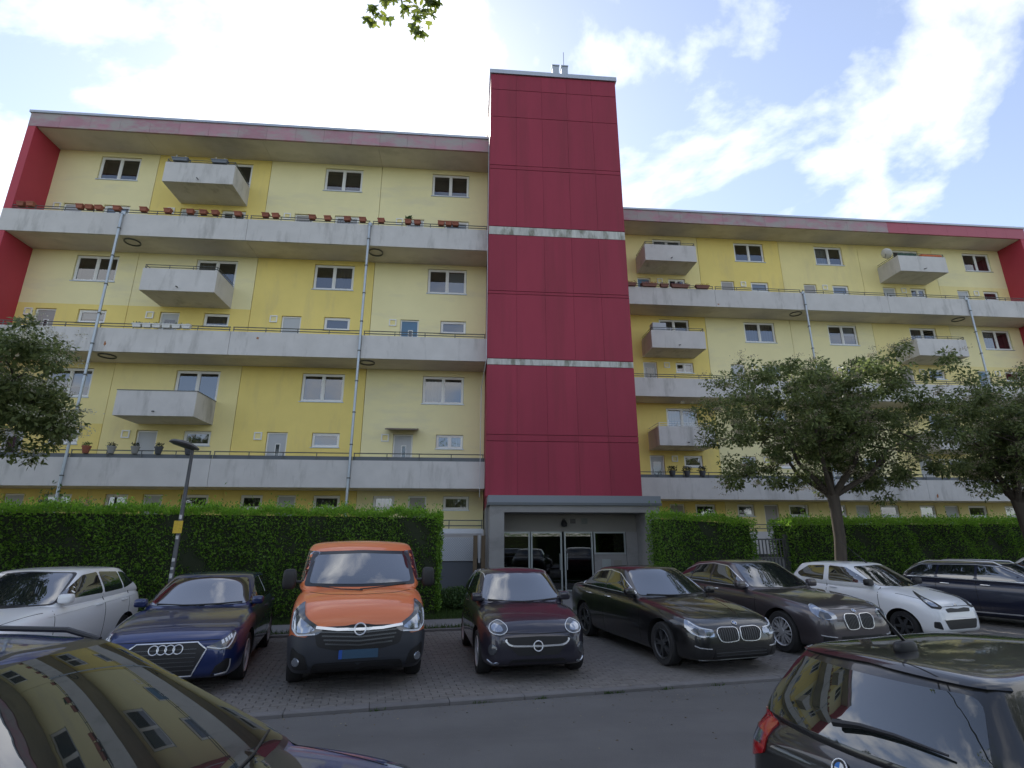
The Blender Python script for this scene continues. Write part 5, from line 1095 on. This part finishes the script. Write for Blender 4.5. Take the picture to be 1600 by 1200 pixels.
c.mirrors(1.28, 1.05, None, .19, .14, .08); c.wheels(M_rim, 5); c.handles((2.4,), .90); c.gaps([('right', [(1.12, .3), (1.15, .98)]), ('right', [(2.50, .3), (2.55, 1.02)]), ('left', [(2.50, .3), (2.55, 1.02)]), ('front', [(-.5, .655), (0, .64), (.5, .655)])])
c.wiper([(-.58, 1.0), (-.2, .975), (.1, .975)]); c.wiper([(-.05, .975), (.3, .985), (.6, 1.0)])
# ---- saloons with twin kidney grilles
def kidney(c, zc, w_, h, gap, sk=.0):
    for sg in (1, -1):
        poly = [(sg * gap, zc + h * .46), (sg * (gap + w_ * .80), zc + h * .5), (sg * (gap + w_), zc + h * .25), (sg * (gap + w_ * .86), zc - h * .45), (sg * (gap + w_ * .5), zc - h * .5), (sg * gap, zc - h * .42)]
        if sg < 0: poly = poly[::-1]
        g_ = c.patch('kidney_grille', poly, 'front', M_grille, .012, rd=.06); c.line('grille_surround', poly, 'front', .013, M_chrome, .020, closed=True, rd=.06)
        for k in range(1, 9): y = sg * (gap + w_ * k / 9.3); c.line('grille_slat', [(y, zc - h * .38), (y, zc + h * .40)], 'front', .009, M_bar, .019)
sp = dict(L=4.94, W=1.87, fo=.84, wb=2.975, r=.335, top=[(0, .69), (.10, .75), (.35, .82), (.9, .91), (1.45, .97), (2.6, 1.0), (4.0, 1.04), (4.75, 1.06), (4.94, .95)], bot=[(0, .16), (.5, .16), (4.3, .19), (4.94, .3)],
          plan=[(0, .83), (.2, .92), (.55, .97), (1, 1), (4.1, 1), (4.94, .85)], nose=[(0, .06), (.2, .0), (.55, .008), (.85, .035), (1, .11)], tail=[(0, .12), (.5, 0), (1, .1)],
          gh=dict(d0=1.36, z0=.98, d1=2.28, d2=3.55, d3=4.45, wb=.90, wr=.69, bow=.22, roof=[(1.2, 1.33), (2.2, 1.44), (2.8, 1.475), (3.5, 1.44), (4.4, 1.28)]))
M_bk = paint('black_paint', (.006, .006, .0065), .0, .3)
c = Car('car', 'black saloon with chrome kidney grille, right of the porch entrance', sp, M_bk, *place(4.15, 9.68, 13, sp))
dl = [(1.80, 1.01), (2.50, 1.34), (2.95, 1.385), (3.45, 1.34), (3.98, 1.13), (3.95, 1.045)]
c.glass(ws_in=(.09, .12, .05), sides=[('side_window', [(1.86, 1.03), (2.50, 1.33), (2.84, 1.37), (2.86, 1.035)], .04), ('side_window', [(2.92, 1.035), (2.90, 1.37), (3.40, 1.33), (3.90, 1.14), (3.88, 1.06)], .04)], chrome=dl)
kidney(c, .555, .40, .205, .022)
for sd_ in 'lr':
    c.patch('headlight', [(.47, .54), (.48, .63), (.72, .67), (1.0, .735), (1.17, .76), (1.12, .65), (.95, .58), (.70, .53)], 'w' + sd_, M_lens, .008, rd=.025); c.line('daytime_light', [(.50, .625), (.74, .655), (1.05, .73)], 'w' + sd_, .018, M_led, .015); c.line('daytime_light', [(.58, .55), (.78, .55), (.95, .59)], 'w' + sd_, .012, M_led, .015)
    c.patch('headlight_reflector', [(.62, .56), (.66, .63), (.86, .655), (.96, .62), (.80, .56)], 'w' + sd_, M_lensd, .013, rd=.02); c.line('intake_trim', [(.54, .37), (.76, .385), (.88, .41)], 'w' + sd_, .014, M_chrome, .012); c.patch('air_intake', [(.56, .24), (.60, .35), (.86, .38), (.90, .25)], 'w' + sd_, M_grille, .006, rd=.03)
c.patch('lower_intake', [(-.52, .22), (-.48, .36), (.48, .36), (.52, .22)], 'front', M_grille, .008, rd=.03)
for z in (.27, .31): c.line('intake_slat', [(-.47, z), (.47, z)], 'front', .012, M_bar, .013)
c.line('lip_trim', [(-.7, .205), (0, .20), (.7, .205)], 'front', .018, M_bar, .012)
c.roundel(0, .705, 'front', .041)
c.mirrors(1.85, 1.05, None, .19, .13, .08); c.wheels(M_rimd, 5, True); c.handles((2.72, 3.55), .90, M_chrome)
c.gaps([('right', [(1.46, .3), (1.5, .96)]), ('right', [(2.86, .25), (2.88, 1.02)]), ('right', [(3.8, .6), (3.82, 1.05)]), ('top', [(.42, -.62), (1.3, -.80)]), ('top', [(.42, .62), (1.3, .80)])])
for yy in (-1, 1): c.line('bonnet_crease', [(.25, yy * .22), (.7, yy * .38), (1.25, yy * .50)], 'top', .05, M_bk, .006)
c.line('side_crease', [(1.2, .80), (2.5, .86), (4.4, .90)], 'right', .014, M_bk, .006); c.wiper([(-.6, 1.0), (-.2, .985), (.1, .985)]); c.wiper([(-.05, .985), (.3, .99), (.62, 1.0)])
sp = dict(L=5.0, W=1.90, fo=.90, wb=3.07, r=.355, top=[(0, .76), (.10, .83), (.35, .90), (.9, .98), (1.45, 1.03), (2.6, 1.06), (4.0, 1.10), (4.8, 1.10), (5.0, 1.0)], bot=[(0, .17), (.5, .17), (4.3, .2), (5.0, .3)],
          plan=[(0, .84), (.2, .925), (.55, .975), (1, 1), (4.1, 1), (5.0, .85)], nose=[(0, .06), (.2, .0), (.55, .008), (.85, .035), (1, .11)], tail=[(0, .12), (.5, 0), (1, .1)],
          gh=dict(d0=1.36, z0=1.03, d1=2.25, d2=3.75, d3=4.75, wb=.90, wr=.69, bow=.22, roof=[(1.2, 1.40), (2.2, 1.52), (2.9, 1.56), (3.7, 1.51), (4.7, 1.28)]))
M_gb = paint('grey_brown_paint', (.075, .066, .072), .5, .32)
c = Car('car', 'grey-brown fastback with kidney grille and silver multi-spoke wheels', sp, M_gb, *place(6.75, 10.55, 13, sp))
c.glass(ws_in=(.09, .12, .05), sides=[('side_window', [(1.84, 1.08), (2.50, 1.42), (2.86, 1.455), (2.88, 1.085)], .04), ('side_window', [(2.94, 1.085), (2.92, 1.455), (3.45, 1.41), (3.6, 1.10)], .04), ('side_window', [(3.64, 1.10), (3.52, 1.40), (4.15, 1.20), (4.1, 1.13)], .03)], chrome=[(1.78, 1.06), (2.48, 1.43), (2.95, 1.475), (3.5, 1.43), (4.25, 1.20), (4.2, 1.10)])
kidney(c, .60, .31, .25, .025)
for sd_ in 'lr':
    c.patch('headlight', [(.48, .66), (.52, .74), (.78, .80), (1.05, .87), (1.18, .88), (1.10, .76), (.92, .68), (.68, .64)], 'w' + sd_, M_lens, .008, rd=.03); c.patch('headlight_reflector', [(.60, .67), (.66, .74), (.86, .775), (.92, .70), (.80, .66)], 'w' + sd_, M_lensd, .013, rd=.03); c.line('intake_trim', [(.56, .37), (.90, .40)], 'w' + sd_, .016, M_chrome, .012); c.patch('air_intake', [(.58, .24), (.62, .36), (.86, .38), (.88, .26)], 'w' + sd_, M_grille, .006, rd=.03)
c.patch('lower_intake', [(-.5, .24), (-.46, .38), (.46, .38), (.5, .24)], 'front', M_grille, .006, rd=.03); c.roundel(0, .765, 'front', .041)
c.mirrors(1.86, 1.10, None, .21, .15, .08); c.wheels(M_rim, 8, True); c.handles((2.72, 3.5), .97, M_chrome); c.gaps([('right', [(1.46, .3), (1.5, 1.02)]), ('right', [(2.88, .25), (2.9, 1.07)]), ('top', [(.42, -.62), (1.3, -.80)]), ('top', [(.42, .62), (1.3, .80)]), ('top', [(.16, -.5), (.12, 0), (.16, .5)])])
c.line('side_crease', [(1.2, .85), (2.5, .90), (4.4, .95)], 'right', .014, M_gb, .006)
# ---- small white hatchback
sp = dict(L=3.60, W=1.60, fo=.66, wb=2.385, r=.29, top=[(0, .74), (.10, .81), (.30, .88), (.7, .97), (.95, 1.02), (2.0, 1.03), (3.2, 1.08), (3.5, 1.08), (3.60, 1.0)], bot=[(0, .17), (.5, .17), (3.2, .2), (3.6, .3)],
          plan=[(0, .84), (.2, .93), (.5, .985), (.9, 1), (3.0, 1), (3.6, .88)], nose=[(0, .06), (.2, .0), (.55, .008), (.85, .035), (1, .11)], tail=[(0, .1), (.5, 0), (1, .1)], crown=.05, n=(8, 11, 10),
          gh=dict(d0=.78, z0=1.0, d1=1.66, d2=3.2, d3=3.55, wb=.92, wr=.76, bow=.22, roof=[(.8, 1.38), (1.5, 1.45), (2.1, 1.49), (2.8, 1.48), (3.5, 1.40)]))
M_wp = paint('white_paint', (.78, .79, .80), 0, .4)
c = Car('car', 'small white hatchback with a roof aerial and narrow dark grille', sp, M_wp, *place(9.65, 11.35, 16, sp))
c.glass(ws_in=(.09, .12, .06), sides=[('side_window', [(1.22, 1.06), (1.85, 1.37), (2.28, 1.40), (2.26, 1.07)], .04), ('side_window', [(2.40, 1.07), (2.40, 1.40), (2.85, 1.38), (3.15, 1.20), (3.05, 1.12)], .05)])
c.patch('grille', [(-.36, .66), (-.33, .60), (.33, .60), (.36, .66), (.2, .675), (0, .66), (-.2, .675)], 'front', M_grille, .008, rd=.02); q_, n_ = c.hit('front', 0, .72); b = MB(); b.lathe([(0, .012), (.03, .010), (.036, -.005)], 'x', (0, 0, 0), 18); o = b.build('badge', M_chrome, c.root, True); o.location = q_; o.scale = (1, 1.7, 1)
c.patch('lower_grille', [(-.48, .47), (-.40, .30), (.40, .30), (.48, .47)], 'front', M_grille, .008, rd=.04); c.line('lower_grille_trim', [(-.48, .475), (.48, .475)], 'front', .016, M_chrome, .014)
for sd_ in 'lr':
    c.patch('headlight', [(.42, .70), (.50, .66), (.72, .68), (.90, .80), (1.12, .96), (.92, .93), (.72, .86), (.52, .78)], 'w' + sd_, M_grille, .008, rd=.03); c.patch('headlight_reflector', [(.52, .70), (.70, .71), (.86, .80), (.95, .88), (.80, .85), (.60, .77)], 'w' + sd_, M_lens, .013, rd=.03); c.patch('fog_recess', [(.56, .30), (.60, .44), (.74, .44), (.76, .33)], 'w' + sd_, M_grille, .006, rd=.03)
c.mirrors(1.24, 1.09, M_black, .19, .14, .08); c.wheels(M_rimd, 6); c.handles((2.15, 2.95), .93); c.gaps([('right', [(1.05, .3), (1.1, 1.0)]), ('right', [(2.33, .25), (2.33, 1.05)]), ('top', [(.30, -.60), (.75, -.70)]), ('top', [(.30, .60), (.75, .70)]), ('front', [(-.55, .70), (0, .705), (.55, .70)])])
p, n = c.hit('top', 1.75, -.05); b = MB(); b.path([p, p + Vector((-.12, 0, .10)), p + Vector((-.62, 0, .50))], [.02, .008, .005], 6); b.build('roof_aerial', M_black, c.root, True)
# ---- navy estate at the right
sp = dict(L=4.75, W=1.83, fo=.82, wb=2.84, r=.33, top=[(0, .64), (.10, .73), (.35, .82), (.9, .92), (1.4, .98), (2.6, 1.01), (4.4, 1.05), (4.65, 1.03), (4.75, .95)], bot=[(0, .17), (.5, .17), (4.2, .19), (4.75, .3)],
          plan=[(0, .85), (.2, .93), (.55, .985), (1, 1), (4.0, 1), (4.75, .88)], nose=[(0, .06), (.2, .0), (.55, .008), (.85, .035), (1, .11)], tail=[(0, .1), (.5, 0), (1, .1)],
          gh=dict(d0=1.30, z0=.98, d1=2.2, d2=4.25, d3=4.68, wb=.90, wr=.68, bow=.22, roof=[(1.2, 1.33), (2.1, 1.42), (2.8, 1.45), (3.8, 1.44), (4.7, 1.36)]))
M_nv = paint('navy_paint', (.010, .014, .035), .2, .3)
c = Car('car', 'navy estate car with silver roof rails at the right picture edge', sp, M_nv, *place(14.2, 11.6, 28, sp))
c.glass(ws_in=(.09, .12, .05), sides=[('side_window', [(1.75, 1.03), (2.42, 1.33), (2.80, 1.36), (2.82, 1.04)], .04), ('side_window', [(2.88, 1.04), (2.86, 1.36), (3.6, 1.35), (3.65, 1.06)], .04), ('side_window', [(3.70, 1.06), (3.66, 1.35), (4.05, 1.33), (4.35, 1.15), (4.3, 1.09)], .04)], chrome=[(1.68, 1.01), (2.38, 1.345), (2.85, 1.38), (4.05, 1.355), (4.45, 1.14), (4.40, 1.06)])
for fr, sg in (('left', 1), ('right', -1)):
    pts = [c.hit('top', d, sg * .56)[0] for d in (2.35, 2.5, 3.2, 3.9, 4.1)]; b = MB(); b.path([p + Vector((0, 0, .0 if i in (0, 4) else .05)) for i, p in enumerate(pts)], [.018] * 5, 7); b.build('roof_rail', M_chrome, c.root, True)
c.mirrors(1.78, 1.06, None, .19, .13, .08); c.wheels(M_rim, 5, True); c.handles((2.68, 3.5), .92, M_chrome); c.line('side_crease', [(1.2, .86), (2.5, .90), (4.4, .94)], 'right', .014, M_nv, .006); c.gaps([('right', [(1.45, .3), (1.5, .97)]), ('right', [(2.84, .25), (2.86, 1.03)]), ('right', [(3.66, .5), (3.70, 1.05)])])
c.line('sill_trim', [(1.3, .30), (3.4, .30)], 'right', .03, M_rim, .008)
for sd_ in 'lr': c.patch('headlight', [(.50, .60), (.55, .68), (.8, .73), (1.08, .80), (1.05, .68), (.85, .60)], 'w' + sd_, M_lens, .008, rd=.03)
c.patch('grille', [(-.40, .66), (-.42, .50), (.42, .50), (.40, .66)], 'front', M_grille, .01, rd=.04)
# ---- white cars
def white_car(label, pos, big):
    sp = dict(L=4.30, W=1.80, fo=.86, wb=2.60, r=.33, top=[(0, .72), (.10, .80), (.35, .88), (.9, .98), (1.3, 1.04), (2.4, 1.06), (3.9, 1.12), (4.2, 1.10), (4.30, 1.0)], bot=[(0, .18), (.5, .18), (3.8, .2), (4.3, .3)],
          plan=[(0, .85), (.2, .93), (.55, .985), (1, 1), (3.6, 1), (4.3, .88)], nose=[(0, .06), (.2, .0), (.55, .008), (.85, .035), (1, .11)], tail=[(0, .14), (.5, 0), (1, .12)],
          gh=dict(d0=1.12, z0=1.04, d1=2.05, d2=3.65, d3=4.18, wb=.90, wr=.70, bow=.22, roof=[(1, 1.42), (1.9, 1.50), (2.6, 1.54), (3.4, 1.52), (4.1, 1.44)]))
    c = Car('car', label, sp, M_wp, *place(*pos, sp))
    c.glass(ws_in=(.09, .12, .05), black=.03, sides=[('side_window', [(1.55, 1.10), (2.25, 1.42), (2.66, 1.45), (2.66, 1.11)], .04), ('side_window', [(2.72, 1.11), (2.72, 1.45), (3.3, 1.42), (3.32, 1.13)], .04), ('side_window', [(3.36, 1.13), (3.34, 1.42), (3.52, 1.40), (3.80, 1.22)], .03)])
    c.mirrors(1.58, 1.12, None, .20, .14, .08); c.wheels(M_rimd, 5, True); c.handles((2.50, 3.30), .94)
    c.gaps([(fr, p) for fr in ('left', 'right') for p in ([(1.30, .3), (1.34, 1.02)], [(2.68, .25), (2.69, 1.09)], [(3.45, .6), (3.52, 1.08)])] + [('top', [(.35, -.62), (1.15, -.80)]), ('top', [(.35, .62), (1.15, .80)])])
    for fr in ('left', 'right'): c.line('side_crease', [(1.2, .90), (2.5, .95), (4.1, 1.0)], fr, .014, M_wp, .006)
    for sd_ in 'lr': c.patch('headlight', [(.54, .66), (.58, .74), (.85, .80), (1.12, .86), (1.05, .74), (.85, .66)], 'w' + sd_, M_lens, .008, rd=.03)
    c.patch('grille', [(-.45, .70), (-.40, .56), (.40, .56), (.45, .70)], 'front', M_grille, .01, rd=.04); c.patch('lower_intake', [(-.5, .26), (-.45, .42), (.45, .42), (.5, .26)], 'front', M_grille, .008, rd=.04)
    return c
white_car('white hatchback at the left picture edge, beside the dark blue hatchback', (-6.85, 8.55, 5), 1)
white_car('white car showing only a sliver behind the navy estate', (18.3, 13.3, 28), 0)
# ---- foreground left: blue car, windscreen close to the viewer
RZ = lambda x, y: road_z((Vector((x, y, 0)) - K0).dot(E2))
sp = dict(L=4.30, W=1.80, fo=.86, wb=2.60, r=.32, top=[(0, .60), (.10, .67), (.35, .74), (.7, .79), (1.0, .825), (2.4, .90), (4.0, .95), (4.2, .93), (4.30, .85)], bot=[(0, .18), (.5, .18), (3.8, .2), (4.3, .3)],
          plan=[(0, .82), (.2, .92), (.55, .98), (1, 1), (3.6, 1), (4.3, .88)], nose=[(0, .06), (.2, .0), (.55, .008), (.85, .035), (1, .11)], tail=[(0, .14), (.5, 0), (1, .1)], crown=.05, ng=(22, 22, 9),
          gh=dict(d0=.82, z0=.82, d1=2.08, d2=3.8, d3=4.2, wb=.92, wr=.72, bow=.03, roof=[(1, 1.33), (1.9, 1.41), (2.6, 1.455), (3.4, 1.45), (4.1, 1.39)]))
FGL = dict(x=-2.20, y=3.12, rz=-3.0)
c = Car('car', 'dark blue car in the left foreground, windscreen reflecting the building', sp, paint('royal_blue_paint', (.016, .042, .18), .25, .28), *place_at(FGL['x'], FGL['y'], .03, FGL['rz']))
M_wsfg = mat('near_windscreen', (.016, .020, .020), .012, spec=.5, ior=2.2)
c.glass(ws_in=(.07, .06, .04), black=.05, m=M_wsfg, sides=[('side_window', [(1.50, .95), (2.25, 1.34), (2.66, 1.38), (2.66, .96)], .04), ('side_window', [(2.74, .96), (2.74, 1.38), (3.3, 1.37), (3.7, 1.15), (3.65, 1.02)], .04)])
for sg in (1, -1):
    pts = [c.hit('top', d, sg * .58)[0] for d in (2.15, 2.35, 2.9, 3.6, 3.8)]; b = MB(); b.path([p + Vector((0, 0, .0 if i in (0, 4) else .035)) for i, p in enumerate(pts)], [.016] * 5, 8); b.build('roof_rail', M_black, c.root, True)
c.wiper([(-.66, .865), (-.3, .85), (.05, .845)]); c.wiper([(-.02, .845), (.35, .85), (.66, .865)])
c.patch('white_patch', [(-.64, .93), (-.48, .925), (-.47, 1.0), (-.62, 1.005)], 'front', M_wht, .008); c.patch('hanging_tag', [(.13, 1.24), (.16, 1.24), (.165, 1.17), (.125, 1.17)], 'front', mat('blue_tag', (.03, .06, .16), .6), .008, step=.03)  # small plain white quad low on the windscreen, then the blue tag
c.mirrors(1.78, .96, None, .10, .14, -.03); c.wheels(M_rim, 5, True)
c.gaps([('top', [(.40, -.60), (1.2, -.80)]), ('top', [(.40, .60), (1.2, .80)])])
for sd_ in 'lr': c.patch('headlight', [(.54, .56), (.58, .62), (.85, .67), (1.12, .72), (1.05, .62), (.85, .55)], 'w' + sd_, M_lens, .008, rd=.03)
# ---- foreground right: black hatchback seen from behind
sp = dict(L=4.24, W=1.75, fo=.74, wb=2.66, r=.32, top=[(0, .66), (.10, .74), (.35, .82), (.9, .92), (1.3, .97), (2.4, .99), (3.9, 1.0), (4.1, .99), (4.24, .92)], bot=[(0, .17), (.5, .17), (3.6, .2), (4.24, .28)],
          plan=[(0, .85), (.2, .93), (.55, .985), (1, 1), (3.5, 1), (4.24, .90)], nose=[(0, .06), (.2, .0), (.55, .008), (.85, .035), (1, .11)], tail=[(0, .06), (.4, 0), (.8, .02), (1, .06)], crown=.04,
          gh=dict(d0=1.28, z0=.97, d1=2.15, d2=3.86, d3=4.20, wb=.90, wr=.70, bow=.22, rbow=.10, roof=[(1.2, 1.33), (2.1, 1.40), (2.7, 1.42), (3.5, 1.41), (4.2, 1.385)]))
FGR = dict(x=4.10, y=3.74, rz=13.6)
c = Car('car', 'black hatchback in the right foreground seen from behind, rear wiper and roof aerial', sp, M_bk, *place_at(FGR['x'], FGR['y'], -.07, FGR['rz']))
c.glass(ws_in=(.09, .12, .05), m=M_wsfg, rear_in=(.09, .06, .09), sides=[('side_window', [(1.72, 1.02), (2.35, 1.30), (2.72, 1.33), (2.72, 1.03)], .04), ('side_window', [(2.78, 1.03), (2.78, 1.33), (3.4, 1.32), (3.8, 1.16), (3.75, 1.06)], .04)])
c.line('spoiler_edge', [(-.60, 1.335), (0, 1.36), (.60, 1.335)], 'rear', .022, M_bk, .015); c.line('spoiler_gap', [(4.0, -.60), (3.82, -.4), (3.76, 0), (3.82, .4), (4.0, .60)], 'top', .008, M_gap, .0012)
for sd_ in 'lr':
    c.patch('tail_light', [(.56, .76), (.58, .92), (.80, .965), (1.05, .96), (1.08, .86), (.98, .70), (.74, .70)], 'v' + sd_, M_redl, .012, rd=.03); c.patch('tail_light_lens', [(.60, .80), (.62, .86), (.84, .87), (.98, .86), (.97, .80)], 'v' + sd_, M_lens, .018, rd=.02)
    c.line('hatch_gap', [(.62, 1.36), (.67, 1.2), (.71, 1.02), (.73, .9)], 'v' + sd_, .009, M_gap, .002)
c.roundel(0, .855, 'rear', .048); pv_, nv_ = c.hit('rear', .06, 1.03); b = MB(); b.lathe([(0, .05), (.035, .045), (.045, 0)], 'x', (0, 0, 0), 12); b.build('wiper_pivot', M_black, c.root, True).location = pv_
H_ = [c.hit('rear', y, z) for y, z in ((.06, 1.035), (-.10, 1.06), (-.28, 1.065), (-.52, 1.05))]; b = MB(); b.path([p + n * .045 for p, n in H_], [.022, .016, .012, .006], 6); b.build('rear_wiper', M_black, c.root, True)
c.line('number_plate_recess', [(-.3, .70), (.3, .70)], 'rear', .12, M_grille, .002)
p, n = c.hit('top', 3.55, 0); b = MB(); V, F = superbox(8, 6, 4, 3); A = V * np.array([.09, .028, .04]); A[:, 2] += .02; b.add([tuple(a) for a in A], F); b.path([(.02, 0, .04), (-.10, 0, .16), (-.17, 0, .24)], [.010, .007, .005], 6); b.build('roof_aerial', M_black, c.root, True).location = p
c.mirrors(1.75, 1.05, None, .19, .13, .08); c.wheels(M_rim, 5)
c.gaps([('right', [(2.74, .25), (2.75, 1.02)]), ('right', [(1.4, .3), (1.42, .96)])])
bpy.context.view_layer.update()
